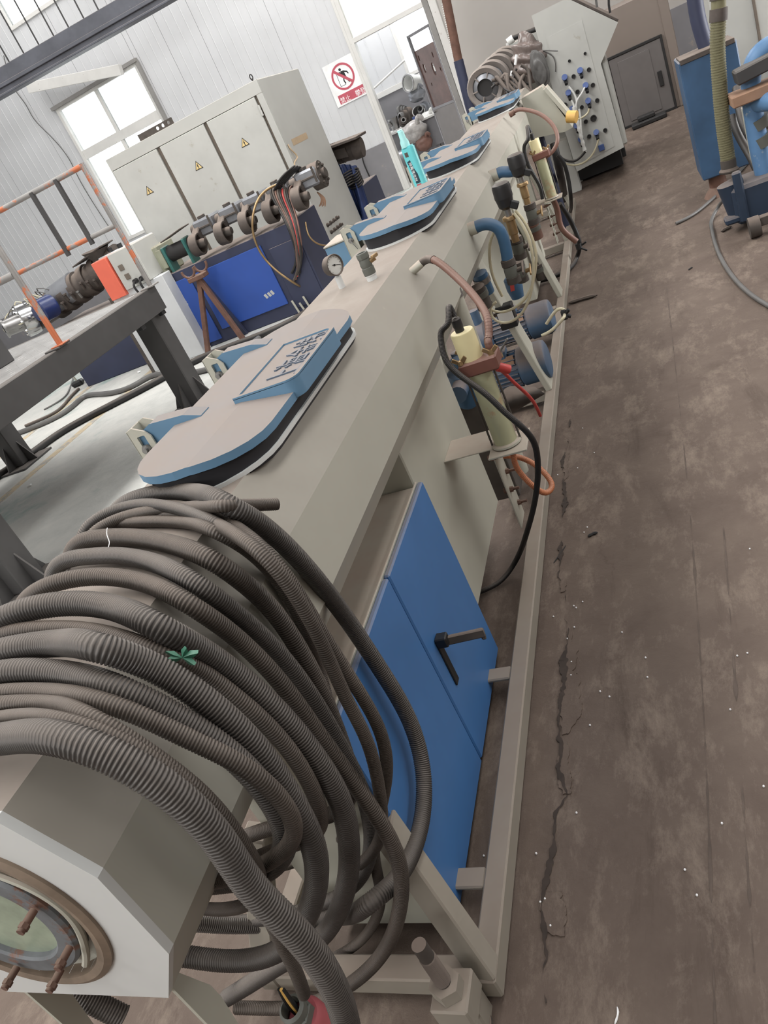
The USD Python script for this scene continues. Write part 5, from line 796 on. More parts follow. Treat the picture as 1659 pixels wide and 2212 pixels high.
# pump motors on the frame
def pump_motor(c, r, label, L=0.36, mt='motor_blue'):
    """finned motor lying across the frame, fan cowl outwards, pump volute inwards"""
    t = thing('pump_motor', label, 'motor', V(c[0] - L / 2, c[1], 0.078)); X = V(1, 0, 0)
    part('fan_cowl', lathe([(0, 0.012), (r * .78, 0.012), (r * .95, 0.004), (r, -0.01), (r, -L * .34), (r * .93, -L * .36), (0, -L * .36)], c, X, 34), mt, t, 'dusty blue fan cowl')
    part('motor_frame', lathe([(0, -L * .34), (r * .8, -L * .34), (r * .8, -L * .95), (0, -L * .95)], c, X, 30), mt, t)
    part('end_flange', lathe([(0, -L * .93), (r * .95, -L * .93), (r * .95, -L), (0, -L)], c, X, 30), mt, t)
    for k in range(22):
        a = 2 * math.pi * k / 22; d = V(0, math.cos(a), math.sin(a)); part('cooling_fin', obox(c + d * r * .86 - X * L * .65, X, np.cross(d, X), d, L * .55, 0.005, r * .16, 0.001), mt, t)
    part('terminal_box', obox(c + V(-L * .62, 0, r * .98), X, (0, 1, 0), (0, 0, 1), 0.1, 0.09, 0.05, 0.008), mt, t); part('name_plate', obox(c + V(-L * .5, -r * .55, r * .68), X, (0, 0.7, 0.7), (0, -0.7, .7), 0.08, 0.05, 0.004), 'cardboard', t)
    part('motor_foot', [box(c[0] - L * .85, c[0] - L * .4, c[1] - r * .8, c[1] + r * .8, 0.078, 0.095), box(c[0] - L * .7, c[0] - L * .5, c[1] - r * .5, c[1] + r * .5, 0.09, c[2] - r * .6)], 'dusty_dark', t)
    part('pump_volute', [lathe([(0, 0), (r * .9, 0), (r * 1.0, 0.02), (r * 1.0, 0.07), (r * .8, 0.09), (0, 0.09)], c - X * (L + 0.09), X, 26), cyl(c - X * (L + 0.05) + V(0, 0, r * .6), c - X * (L + 0.05) + V(0, 0, r * 1.8), 0.03, m=14)], mt, t)
pump_motor(at(1180, 775, y=3.62), 0.098, 'blue finned pump motor on the frame behind the near level sensor')
pump_motor(at(1190, 682, y=4.35), 0.098, 'dustier pump motor behind the first one, pale cable across its cowl')
for dx, (px, py), l_ in ((0, (1040, 880), 'dusty blue pump casing low behind the near level sensor'), (0, (1010, 830), 'small blue pump body partly hidden by the cream support panel')):
    c = at(px, py, y=2.75 if px > 1020 else 2.62); c[2] = max(c[2], 0.2); t = thing('circulation_pump', l_, 'pump', V(c[0], c[1], 0.078)); part('casing', lathe([(0, -0.09), (0.05, -0.09), (0.07, -0.06), (0.07, 0.05), (0.05, 0.07), (0.05, 0.1), (0, 0.1)], c, (0.2, 0, 1), 24), 'pipe_blue', t); part('pedestal', box(c[0] - 0.05, c[0] + 0.05, c[1] - 0.06, c[1] + 0.06, 0.078, c[2] - 0.05), 'dusty_dark', t); part('union', cyl(c + V(-0.01, -0.06, 0.02), c + V(-0.01, -0.13, 0.02), 0.032, m=14), 'motor_blue', t)
pc = thing('pale_cable', 'pale cable with a black plug looping above the second motor', 'cable', at(1170, 725, y=4.1))
for y_, pts in ((4.2, ((1180, 700), (1190, 685), (1206, 668), (1216, 668))), (4.0, ((1170, 725), (1188, 716), (1206, 700), (1216, 688)))): part('cable', tube(spline([at(px, py, y=y_) for px, py in pts] + [at(1219, 680, y=4.1)], 24), 0.009, 8), 'clear_tube', pc, smooth=True)
p = at(1219, 680, y=4.1); part('plug', [obox(p, (0, 0.3, 1), (1, 0, 0), (0, 1, -.3), 0.055, 0.03, 0.03, 0.006), cyl(p, p + V(0.03, 0, 0.02), 0.01), cyl(p, p + V(0.03, 0, -0.02), 0.01)], 'black', pc, 'black plug')
solo('red_hose', tube(spline([at(px, py, y=2.45 + 0.03 * k) for k, (px, py) in enumerate(((1080, 798), (1092, 808), (1108, 824), (1128, 842), (1146, 860), (1158, 878), (1167, 898)))], 30), 0.0062, 10), 'red', 'thin red hose sloping down behind the near level sensor', 'hose', smooth=True)
p = at(1074, 792, y=2.45); t = thing('hose_tap', 'small brass tap with a red collar feeding the red hose', 'tap', p); part('collar', cyl(p, p + V(0.03, 0.02, -0.03), 0.016, m=12), 'red', t); part('tap_body', [cyl(p + V(0, 0, 0.0), p + V(-0.01, 0, 0.05), 0.014, m=10), cyl(p + V(-0.02, 0, 0.03), p + V(0.03, 0, 0.035), 0.01, m=8)], 'brass', t); part('tap_lever', obox(p + V(0.04, 0, 0.06), (1, 0, 0.9), (0, 1, 0), (-.9, 0, 1), 0.07, 0.012, 0.006), 'steel', t)
solo('rubber_sheet', [hull([at(1120, 860, y=3.0) + V(*d) for d in RNG.normal(0, 0.07, (24, 3)) * V(1.1, 1, 0.7)])], 'dusty_dark', 'dusty dark lump of cloth on the frame under the red hose', 'cloth', smooth=60)
b = at(1095, 682, y=3.5); t = thing('pilot_valve', 'black pilot valve block with a white label and thin wires', 'valve', b); part('valve_block', obox(b, (1, 0, 0), (0, 1, 0), (0, 0, 1), 0.08, 0.06, 0.11, 0.004), 'black', t); part('label_plate', obox(b + V(0.0, -0.032, 0.005), (1, 0, 0), (0, 1, 0), (0, 0, 1), 0.07, 0.003, 0.05), 'white_plastic', t)
for k in range(5): part('wire', tube(spline([b + V(-0.02, 0, 0.05), b + V(-0.05 - .01 * k, 0.02, 0.09), b + V(-0.09, 0.03, 0.05 - 0.02 * k), b + V(-0.12, 0.05, 0.1)], 12), 0.003, 5), 'white_plastic' if k % 2 else 'rubber', t, smooth=True)
t = thing('blue_filter', 'blue filter bowl with a red tag between the two loops of clear tube', 'filter', at(1110, 622, y=3.75)); c = at(1112, 622, y=3.75)
part('bowl', lathe([(0, -0.06), (0.03, -0.05), (0.04, 0), (0.04, 0.05), (0.03, 0.06), (0, 0.06)], c, m=20), 'pipe_blue', t); part('tag', obox(c + V(0.0, -0.045, 0.03), (1, 0, 0), (0, 1, 0), (.2, 0, 1), 0.02, 0.003, 0.06), 'red', t)
t = thing('standpipe', 'cream standpipe with a steel cap behind the brown hose', 'pipe', at(1003, 660, y=2.75)); c0, c1 = at(1010, 720, y=2.75), at(995, 640, y=2.75)
part('pipe', cyl(V(c0[0], 2.75, 0.078), V(c0[0], 2.75, c1[2]), 0.034, m=18), 'cream_plain', t); part('cap', cyl(V(c0[0], 2.75, c1[2]), V(c0[0], 2.75, c1[2] + 0.03), 0.036, m=18), 'steel', t)
for k, (px, py, y) in enumerate(((1035, 590, 3.4), (1030, 620, 3.3), (1150, 480, 4.7), (1160, 570, 4.9))):
    c = at(px, py, y=y); t = thing('pipe_union', ('steel banded blue union seen through the gap under the tank', 'dark union low in the gap under the tank', 'brown pipe union under the farther actuator', 'dark pipe union by the farther support panel')[k], 'fitting', c); part('union_body', [cyl(c, c + V(0, 0.02, -0.1), 0.034, m=16)], ('pipe_blue', 'dusty_dark', 'rust', 'dusty_dark')[k], t); part('band', cyl(c + V(0, 0.004, -0.02), c + V(0, 0.01, -0.045), 0.038, m=16), 'steel' if k == 0 else 'grey_green', t)
# console box at the far end
t = thing('console_box', 'cream console box with a yellow knob leaning out at the far end of the tank', 'box', at(1180, 250, y=6.6))
f = [at(px, py, y=6.6) for px, py in ((1126, 214), (1170, 187), (1237, 275), (1222, 284), (1150, 300), (1136, 252))]; A = [(q[0], q[2]) for q in f]
part('box_body', extrude(A[::-1], (0, 6.6, 0), (1, 0, 0), (0, 0, 1), -0.22) if Polygon(A).exterior.is_ccw is False else extrude(A, (0, 6.6, 0), (1, 0, 0), (0, 0, 1), -0.22), 'cream_plain', t, smooth=False)
a, b = at(1178, 188, y=6.68), at(1232, 250, y=6.68); n_ = unit(np.cross(b - a, V(0, 1, 0)))
part('lid_flange', obox((a + b) / 2 - n_ * 0.0, b - a, (0, 1, 0), n_, np.linalg.norm(b - a), 0.2, 0.03), 'cream_plain', t); part('slot', obox((a * .35 + b * .65) - n_ * 0.02, b - a, (0, 1, 0), n_, 0.2, 0.04, 0.02), 'black', t)
k = at(1226, 252, y=6.55); part('knob', cyl(k, k + unit(V(0.8, -0.3, -0.3)) * 0.07, 0.042, m=20), 'yellow', t, 'yellow round knob')
part('post', cyl(V(f[0][0] + 0.04, 6.72, 0.0), V(f[0][0] + 0.04, 6.72, f[0][2] - 0.1), 0.03, m=12), 'navy', t, 'dark post')
# ================================================================ haul-off unit with its control panel
YH = 8.2
hx = lambda px, py: (lambda q: (q[0], q[2]))(at(px, py, y=YH))
ho = thing('haul_off_unit', 'off-white haul-off machine with a pentagonal head and a control panel full of blue plugs', 'machine', (-0.3, 8.8, 0))
prof = [hx(1148, 34), (-0.24, 1.588), hx(1335, 48), hx(1298, 138), hx(1348, 318), hx(1246, 371)]
part('housing', extrude(prof[::-1], (0, YH, 0), (1, 0, 0), (0, 0, 1), -1.3), 'cab_white', ho, smooth=False)
part('side_cover', obox(((prof[3][0] + prof[4][0]) / 2 + 0.02, YH + 0.55, (prof[3][1] + prof[4][1]) / 2 + 0.01), (1, 0, 0), (0, 1, 0), (0, 0, 1), 0.055, 1.0, prof[3][1] - prof[4][1], 0.015), 'cab_white', ho)
part('panel_plate', extrude([hx(1180, 82), hx(1257, 44), hx(1327, 316), hx(1262, 352)][::-1], (0, YH - 0.004, 0), (1, 0, 0), (0, 0, 1), -0.004), 'cab_dirty', ho, smooth=False)
def cp(px, py): return at(1160 + px / 7.54, 140 + py / 7.54, y=YH - 0.005)
for px, py in ((460, 220), (710, 110), (520, 470), (800, 350), (840, 600), (580, 730), (650, 1000), (720, 1220), (970, 1110)):
    c = cp(px, py); g = part('plug', [box(c[0] - 0.022, c[0] + 0.022, c[1] - 0.05, c[1], c[2] - 0.028, c[2] + 0.028, 0.006)], 'grey_plug', ho, 'grey plug with a blue flap')
    part('flap', lathe([(0, 0), (0.026, 0), (0.026, 0.02), (0, 0.022)], c + V(0, -0.048, 0.008), (0, -1, 0.5), 16), 'blue_plug', g); part('plug_end', cyl(c + V(0, -0.05, -0.02), c + V(0.0, -0.08, -0.045), 0.014, m=10), 'black', g)
for px, py, r in ((595, 190, .018), (845, 80, .018), (660, 440, .018), (910, 330, .018), (730, 690, .016), (980, 580, .018), (455, 660, .022), (795, 925, .018), (920, 870, .028), (850, 1165, .018), (1110, 1065, .018), (95, -350, .012), (295, -480, .012)):
    c = cp(px, py) if py > 0 else at(1100 + (770 if px < 100 else 970) / 5.925, (780 if px < 100 else 685) / 5.925, y=YH - 0.005)
    part('socket', lathe([(0, 0.012), (r * .6, 0.012), (r * .7, 0.018), (r, 0.018), (r * 1.05, 0.0)], c, (0, -1, 0), 18), 'dark', ho)
c = cp(1050, 1345); part('push_button', box(c[0] - 0.026, c[0] + 0.026, c[1] - 0.03, c[1], c[2] - 0.026, c[2] + 0.026), 'blue_plug', ho, 'square blue button')
part('leg', box(-0.70, -0.565, YH + 0.12, YH + 0.3, 0, 0.5, 0.004), 'cab_white', ho); part('leg', box(-0.62, -0.10, YH + 1.0, YH + 1.25, 0, 0.26, 0.004), 'dark', ho); part('under_box', box(-0.58, -0.14, YH + 0.5, YH + 1.1, 0.02, 0.26), 'dark', ho)  # dark block under the housing carries the shade of an empty void
part('roof_edge', obox((-0.065, YH + 0.66, 1.43), (0.35, 0, -0.346), (0, 1, 0), (0.346, 0, .35), 0.5, 1.32, 0.02), 'brown_metal', ho)
for k, pts in enumerate((((520, 340), (590, 430), (640, 540), (650, 640), (640, 800), (690, 1000), (740, 1200), (790, 1380)), ((780, 350), (730, 450), (660, 560), (640, 700), (660, 900), (720, 1120), (770, 1300), (800, 1400)), ((850, 690), (830, 760), (750, 830), (650, 870), (580, 850)), ((1000, 1190), (960, 1330), (880, 1470), (760, 1570), (620, 1610), (440, 1580), (330, 1540)), ((790, 1390), (720, 1470), (620, 1540), (500, 1540), (410, 1500)), ((690, 700), (710, 850), (720, 1000), (740, 1180)), ((560, 560), (600, 640), (620, 760), (640, 860)))):
    solo('panel_cable', tube(spline([cp(*p) - V(0, 0.07 + 0.01 * (k % 3), 0) for p in pts], 40), 0.009 if k != 4 else 0.011, 8), 'rubber' if k == 4 else ('clear_tube' if k in (2, 3) else 'white_plastic'), ('white cable drooping from the upper left plug of the control panel', 'white cable joining from the upper right plug of the control panel', 'short pale cable running from the middle plug towards the yellow knob', 'long pale cable sagging below the lower right plug', 'black cable sagging from the taped white bundle', 'thin white cable running down beside the taped bundle', 'white cable stub at the left edge of the control panel')[k], 'cable', smooth=True)
solo('cable_wrap', tube(spline([cp(*p) - V(0, 0.085, 0) for p in ((600, 660), (640, 800), (680, 980), (730, 1180), (780, 1370))], 20), 0.017 + 0.004 * np.sin(np.arange(20) * 2.1), 8), 'white_plastic', 'white wrapped cable bundle hanging down the control panel', 'cable', smooth=True)
solo('head_cable', tube(spline([at(1205, 110, y=YH - 0.05), at(1172, 110, y=YH - 0.03), at(1190, 118, y=YH - 0.02), at(1200, 138, y=YH - 0.02), at(1200, 155, y=YH - 0.02)], 24), 0.005, 6), 'cable_grey', 'thin grey wire bowing across the left edge of the control panel', 'wire', smooth=True)
for k, (px, py) in enumerate(((1318, 20), (1290, 8))):
    solo('roof_cable', tube(spline([at(px, py + 8, y=YH + 0.6), at(px - 3, py - 20, y=YH + 0.6), at(px + 3, py - 60, y=YH + 0.6), at(px, py - 140, y=YH + 0.6)], 16), 0.012, 6), 'rubber' if k == 0 else 'cable_grey', ('dark cable rising from the sloping top of the haul-off head', 'grey cable rising from the upper end of the haul-off head')[k], 'cable', smooth=True)
# white slotted frame, rolls and wrapped lump between tank and haul-off
wf = thing('slotted_frame', 'pale machine frame with rounded slots behind the wrapped lump', 'frame', (-0.85, 8.9, 0))
q0, q1_, q2_ = at(1089, 108, y=8.7), at(1160, 70, y=8.7), at(1110, 160, y=8.7)
fr = sbox(q0[0], 0.15, -0.56, q0[2] + 0.02).difference(rrect(q0[0] + 0.07, q0[0] + 0.28, 0.9, q0[2] - 0.06, 0.04)).difference(rrect(q0[0] + 0.36, q0[0] + 0.48, 0.9, q0[2] - 0.06, 0.04))
part('frame_plate', extrude(fr, (0, 8.7, 0), (1, 0, 0), (0, 0, 1), -0.06), 'cab_white', wf, smooth=False); part('frame_box', box(q0[0], -0.56, 8.76, 9.4, 0.0, q0[2] + 0.02), 'cab_white', wf)
c = at(1097, 92, y=8.72); part('cable_entry', [cyl(c, c + V(0.06, 0, 0.015), 0.035, m=14), cyl(c, c - V(0, 0, 0.05), 0.022, m=12)], 'white_plastic', wf)
solo('entry_cable', tube(spline([c - V(0, 0, 0.04), at(1084, 112, y=8.7), at(1081, 135, y=8.7), at(1083, 150, y=8.7)], 16), 0.02, 8), 'rubber', 'black cable bending out of the white cable entry', 'cable', smooth=True)
solo('entry_cable', tube([c + V(0.05, 0, 0.015), at(1160, 62, y=8.72)], 0.022, 8), 'rubber', 'black cable running along the top of the slotted frame', 'cable', smooth=True)
for k, (px, py) in enumerate(((1048, 190), (1062, 176), (1074, 163), (1085, 153), (1094, 145))):
    c = at(px, py, y=8.0 + 0.14 * k); a_ = unit(V(0.1, 1, 0.0)); r = 0.175
    t = thing('guide_roller', ('grey guide roller nearest the last lid, dark hole in its hub', 'second grey guide roller from the tank', 'third grey guide roller from the tank', 'fourth grey guide roller from the tank', 'farthest grey guide roller of the row')[k], 'roller', V(c[0], c[1], c[2] - r), 'grey rollers behind the tank')
    part('tyre', lathe([(0.12, 0.02), (r * .92, 0.0), (r, 0.02), (r, 0.06), (r * .92, 0.085), (0.12, 0.07)], c, a_, 36), 'roller', t); part('hub', lathe([(0.075, 0.03), (0.075, 0.005), (0.12, 0.03), (0.12, 0.06)], c, a_, 28), 'alu', t); part('bore', lathe([(0, 0.03), (0.078, 0.03)], c, a_, 20), 'dark', t)
    if k == 0: part('hub_rib', [obox(c + V(0.098 * math.cos(a), 0.012, 0.098 * math.sin(a)), (math.cos(a), 0, math.sin(a)), (0, 1, 0), (-math.sin(a), 0, math.cos(a)), 0.05, 0.02, 0.012) for a in np.linspace(0, 5.3, 6)], 'roller', t)
solo('roller_rack', [box(-1.32, -1.02, 7.95, 8.72, 0.86, 0.93), box(-1.3, -1.22, 8.0, 8.1, 0, 0.87), box(-1.12, -1.04, 8.55, 8.65, 0, 0.87)], 'cream_plain', 'low cream stand carrying the grey guide rollers', 'stand')
s = trimesh.creation.icosphere(4, 1.0); v = np.array(s.vertices); lump = at(1144, 130, y=8.25); v = v * (1 + 0.35 * (meshkit.fbm(v * 2.2 + 5, 4, 3) - 0.5)[:, None] + 0.1 * np.sin(v[:, 2:3] * 14 + 3 * v[:, :1])); 
solo('wrapped_bundle', (v * V(0.15, 0.13, 0.21) + lump, np.array(s.faces)), 'plastic_wrap', 'brown lump wrapped in wrinkled clear plastic between tank and haul-off', 'bundle', smooth=True)
s2 = at(1166, 150, y=8.12); solo('grey_bag', (v[:, [1, 2, 0]] * V(0.07, 0.06, 0.15) + s2, np.array(s.faces)), 'cable_grey', 'smooth grey bag leaning on the control panel edge', 'bag', smooth=True)
for k in range(12):
    a = at(1062 + 9 * k % 90, 190 - 7 * k % 55, y=7.95); b_ = at(1095 + 7 * ((k * 5) % 9), 195 + 3 * (k % 4), y=7.85); b_[2] = max(b_[2], 1.02)
    solo('loose_hose', tube(spline([a, (a + b_) / 2 + V(0.04 * math.sin(k), 0.05, 0.05 + 0.02 * (k % 3)), b_, b_ + V(0.1, -0.02, -0.06 - 0.01 * k)], 18), 0.011 + 0.004 * (k % 3), 8), ('rubber', 'dusty_dark', 'brown_metal')[k % 3], ('black', 'dusty dark', 'brown')[k % 3] + ' hose of the tangle between the rollers and the console box', 'hose', ('black', 'dusty dark', 'brown')[k % 3] + ' tangled hoses behind the last lid', smooth=True)
for k, (px, py, dx) in enumerate(((1113, 130, 0), (1103, 165, 0))): solo('white_tie', cyl(at(px, py + 10, y=7.98), at(px + 3, py - 12, y=7.98), 0.012, m=8), 'sign_white', ('white strap standing up on the wrapped lump', 'white strap lower down by the rollers')[k], 'strap')
# column with pipes
cx = at(950, 40, y=12.5)[0]
solo('square_column', box(-2.09, -1.985, 12.45, 12.56, 0, RZ, 0.006), 'trim_white', 'pale square steel column right of the doorway', 'column')
solo('wall_conduit', box(-2.2, -2.12, 12.6, 12.68, 0, RZ, 0.004), 'trim_grey', 'dark grey channel behind the pale square column', 'conduit')
pz = at(985, 110, y=12.3)
pp = thing('riser_pipe', 'riser pipe, rusty brown above and dark blue below, beside the square column', 'pipe', (pz[0], 12.3, 0))
a, b_, c = at(958, -30, y=12.2), at(990, 130, y=12.2), at(1015, 230, y=12.2); part('brown_pipe', tube([V(a[0], 12.2, 5.5), a, b_], 0.06, 16), 'rust', pp); part('blue_pipe', tube([b_, c, V(c[0], 12.2, 0.0)], 0.068, 16), 'navy', pp, 'dark blue lower part')
for k in range(26): part('pipe_coil', tube([a + (b_ - a) * (0.2 + 0.03 * k) + V(-0.055, 0, 0), a + (b_ - a) * (0.212 + 0.03 * k) + V(-0.055, 0, 0)], 0.02, 8), 'white_plastic', pp)
# beige housing with grey door, at the far right
bh = thing('beige_housing', 'large beige machine housing with a low grey panelled door', 'housing', (0.15, 11.5, 0))
part('housing_body', box(-0.5, 0.70, 11.0, 12.4, 0, 1.29, 0.01), 'beige_wall', bh); part('corner_post', box(0.60, 0.705, 10.985, 11.05, 0, 1.29, 0.006), 'beige_wall', bh)
d = part('door', box(-0.06, 0.55, 10.975, 10.999, 0.02, 0.80, 0.006), 'door_grey', bh, 'grey panelled door'); part('door_frame', frame_rect(-0.09, 0.565, 0.0, 0.83, 0.028, 10.965, 11.0), 'dark', bh, 'dark door frame')
part('panel_field', box(0.03, 0.40, 10.968, 10.976, 0.06, 0.74, 0.004), 'door_grey', d); part('door_latch', box(0.43, 0.48, 10.955, 10.976, 0.30, 0.47, 0.01), 'dark', d)
solo('floor_box', [box(0.02, 0.42, 10.62, 10.86, 0, 0.05, 0.01), box(0.1, 0.3, 10.7, 10.85, 0.05, 0.1, 0.01)], 'dark', 'flat dark box lying on the floor under the grey door', 'box')
# ================================================================ machine at the right edge
YR = 6.2
rb = thing('blue_hopper_box', 'worn blue steel box on a rusty foot at the right edge', 'box', at(1520, 390, y=YR) * V(1, 1, 0))
a, b_ = at(1468, 136, y=YR), at(1517, 393, y=YR); x0 = (a[0] + b_[0]) / 2
part('box_body', box(x0, x0 + 0.36, YR, YR + 0.4, b_[2], a[2], 0.008), 'blue_box', rb); part('box_top', box(x0 + 0.01, x0 + 0.35, YR - 0.006, YR + 0.3, a[2] - 0.02, a[2] + 0.012), 'brown_metal', rb, 'dusty worn top edge')
fx = at(1556, 440, y=YR); part('rusty_foot', lathe([(0.0, 0), (0.11, 0.0), (0.09, 0.03), (0.06, 0.06), (0.055, b_[2]), (0, b_[2])], V(fx[0] + 0.02, YR + 0.1, 0), m=20), 'rust', rb)
solo('wrapped_pipe', tube(spline([at(1528, 108, y=YR + 0.2), at(1510, 50, y=YR + 0.2), at(1500, -10, y=YR + 0.2), at(1495, -80, y=YR + 0.2)], 24), 0.05, 14), 'navy', 'slate blue pipe rising out of the worn blue box', 'pipe', smooth=True)
YP = 5.35
t = thing('ribbed_suction_hose', 'thick translucent olive ribbed hose standing upright at the right edge', 'hose', at(1590, 390, y=YP) * V(1, 1, 0))
hq = spline([at(px, py, y=YP) for px, py in ((1552, -20), (1552, 30), (1550, 90), (1553, 160), (1558, 230), (1566, 300), (1573, 350), (1575, 372))], 140); part('hose_tube', tube(hq, 0.039, 20), 'clear_hose', t, smooth=True)
for k in range(22, 132, 2): part('hose_rib', tube(hq[k:k + 2] if k % 4 else hq[k:k + 2], 0.042, 18), 'clear_hose', t, smooth=True)
part('hose_clamp', [tube(hq[2:7], 0.046, 18), tube(hq[12:22], 0.047, 18)], 'brown_metal', t, 'brown clamp'); part('hose_foot', tube(hq[128:140], [0.044] * 8 + [0.05, 0.056, 0.056, 0.05], 18), 'dusty_dark', t)
bp_ = thing('blue_pump', 'dark blue pump casting at the right edge under the ribbed hose', 'pump', at(1630, 520, z=0.0))
g = lambda px, py, d=0: at(px, py, y=YP + d)
part('pump_casing', [obox(g(1632, 420), (1, 0, 0), (0, 1, 0), (0, 0, 1), 0.28, 0.3, 0.22, 0.02), cyl(g(1576, 395, -.05), g(1600, 470, -.05), 0.075, 0.06, 20)], 'pump_blue', bp_)
part('flange', [obox(g(1600, 425, -.16), (1, 0, 0), (0, 1, 0), (0, 0, 1), 0.05, 0.05, 0.3, 0.01), obox(g(1592, 470, -.1), (1, 0, 0), (0, 1, 0), (0, 0, 1), 0.14, 0.1, 0.04, 0.01)], 'pump_blue', bp_)
cs = at(1634, 512, z=0.0); part('caster', [cyl(cs + V(-0.03, 0, 0.062), cs + V(0.03, 0, 0.062), 0.06, m=22), box(cs[0] + 0.02, cs[0] + 0.14, cs[1] - 0.03, cs[1] + 0.03, 0.06, 0.11)], 'dusty_dark', bp_); part('caster_post', box(g(1622, 340, .2)[0], g(1622, 340, .2)[0] + 0.07, YP + 0.18, YP + 0.25, 0.0, 0.62), 'cream_plain', bp_)
bpipe = thing('light_blue_pipe', 'light blue pipe with a brown timber clamp at the right edge', 'pipe', g(1640, 400) * V(1, 1, 0))
part('pipe', tube(spline([g(1770, 112), g(1710, 90), g(1665, 98), g(1632, 128), g(1622, 190), g(1630, 260), g(1642, 330), g(1662, 420)], 50), 0.053, 20), 'light_blue', bpipe, smooth=True)
part('timber_clamp', [obox(g(1650, 190, -.06), (1, 0.0, 0.0), (0, 1, 0), (0, 0, 1), 0.36, 0.22, 0.06, 0.006)], 'cardboard', bpipe, 'brown timber clamp'); part('black_clamp', [obox(g(1648, 138, -.08), (1, 0, 0.1), (0, 1, 0), (-.1, 0, 1), 0.3, 0.14, 0.075, 0.008)], 'black_steel', bpipe)
part('pipe_branch', cyl(g(1640, 222, -.06), g(1690, 215, -.3), 0.05, m=18), 'light_blue', bpipe)
for px, py in ((1642, 262), (1648, 300)): part('pipe_band', cyl(g(px - 4, py - 8), g(px + 5, py + 12), 0.064, m=18), 'grey_green', bpipe, 'grey plastic union nut')
rc = thing('cream_machine', 'cream machine casing behind the ribbed hose at the right edge', 'machine', (1.3, 7.6, 0))
part('casing', box(g(1545, 60, 1.6)[0], 2.6, YP + 1.7, YP + 2.8, 0.25, 1.8, 0.02), 'cab_white', rc); part('door_seam', box(0.98, 1.0, YP + 1.688, YP + 1.701, 0.4, 1.75), 'shadow_gap', rc); part('lower_casing', box(0.95, 2.5, YP + 1.2, YP + 1.7, 0.25, 0.62), 'cab_white', rc); part('legs', box(1.05, 1.15, YP + 1.8, YP + 1.9, 0, 0.25), 'dark', rc)
for pts, r, l_ in ((((1592, 190, 'y', 5.9), (1598, 225, 'y', 5.8), (1606, 262, 'y', 5.7), (1625, 300, 'y', 5.6), (1650, 330, 'y', 5.5), (1690, 380, 'y', 5.4)), 0.03, 'black hose behind the ribbed hose at the right edge'), (((1581, 250, 'y', 5.8), (1590, 280, 'y', 5.75), (1605, 310, 'y', 5.7), (1625, 345, 'y', 5.6), (1640, 380, 'y', 5.5)), 0.025, 'second black hose behind the ribbed hose, running lower')): solo('black_hose', tube(path(pts, 40), r, 10), 'rubber', l_, 'hose', smooth=True)
solo('floor_cable', tube(path([(1460, 483, 'z', .012), (1490, 468, 'z', .012), (1525, 442, 'z', .012), (1560, 410, 'z', .012), (1600, 368, 'z', .012), (1630, 335, 'z', .012)], 40), 0.011, 8), 'cable_grey', 'straight grey cable end lying on the floor at the right', 'cable', smooth=True)
solo('floor_cable', tube(path([(1572, 432, 'y', 5.3), (1552, 446, 'z', .05), (1540, 468, 'z', .014), (1537, 492, 'z', .012), (1546, 530, 'z', .012), (1570, 580, 'z', .012), (1605, 622, 'z', .012), (1650, 655, 'z', .012), (1720, 690, 'z', .012)], 60), 0.0115, 8), 'cable_grey', 'grey cable curving across the floor from the blue pump out of the picture', 'cable', smooth=True)
# ================================================================ doorway: door leaf, shelf of parts
dl = thing('door_leaf', 'dark brown open door leaf with a broken glazed upper half', 'door', (-2.5, 14.9, 0))
A_, B_ = at(1000, 305, y=14.55), at(950, 318, y=15.2); hx0 = V(-2.53, 14.58, 0); dd = unit(V(-0.62, 0.6, 0)); dn = V(-dd[1], dd[0], 0)
part('lower_panel', obox(hx0 + dd * 0.35 + V(0, 0, 0.5), dd, dn, (0, 0, 1), 0.7, 0.04, 0.96, 0.006), 'door_grey', dl, 'grey lower half')
def jag(w, z0, z1, holes):
    g = sbox(0, z0, w, z1)
    for x, z, r in holes: g = g.difference(affinity.scale(Point(x, z).buffer(r, 3), 0.6, 1.5))
    return g
part('upper_panel', extrude(jag(0.7, 0.98, 1.92, ((0.55, 1.62, .05), (0.3, 1.55, .07), (0.2, 1.75, .03), (0.6, 1.8, .03), (0.12, 1.5, .025), (0.5, 1.35, .02))), hx0 - dn * 0.0, dd, (0, 0, 1), 0.03), 'wood_brown', dl, 'brown painted pane with chipped holes', smooth=False)
part('door_rail', [obox(hx0 + dd * x + V(0, 0, 1.1), dd, dn, (0, 0, 1), 0.035, 0.05, 2.16) for x in (0.02, 0.69)] + [obox(hx0 + dd * 0.35 + V(0, 0, z), dd, dn, (0, 0, 1), 0.7, 0.05, 0.04) for z in (0.98, 2.16)], 'dado', dl); part('handle', [cyl(hx0 + dd * 0.63 + V(0, 0, 0.93) + dn * s, hx0 + dd * 0.63 + V(0, 0, 0.93) + dn * (s + 0.07), 0.012) for s in (0.0, -0.09)] + [obox(hx0 + dd * 0.58 + V(0, 0, 0.93) - dn * 0.09, dd, dn, (0, 0, 1), 0.14, 0.02, 0.02)], 'steel', dl)
sh = thing('work_bench', 'grey work bench with a white front edge in the room beyond the doorway', 'bench', (-3.6, 16.2, 0))
bz = at(850, 285, y=16.0); part('bench_top', box(-5.2, -2.6, 15.9, 16.8, bz[2] - 0.04, bz[2], 0.004), 'trim_white', sh); part('bench_front', box(-5.2, -2.6, 15.95, 15.98, 0.35, bz[2] - 0.04), 'dado', sh)
for x in (-5.1, -3.4, -2.75): part('bench_leg', box(x, x + 0.08, 15.98, 16.06, 0, bz[2] - 0.04), 'dado', sh)
B = lambda px, py, d=0.0: at(px, py, y=16.1 + d)
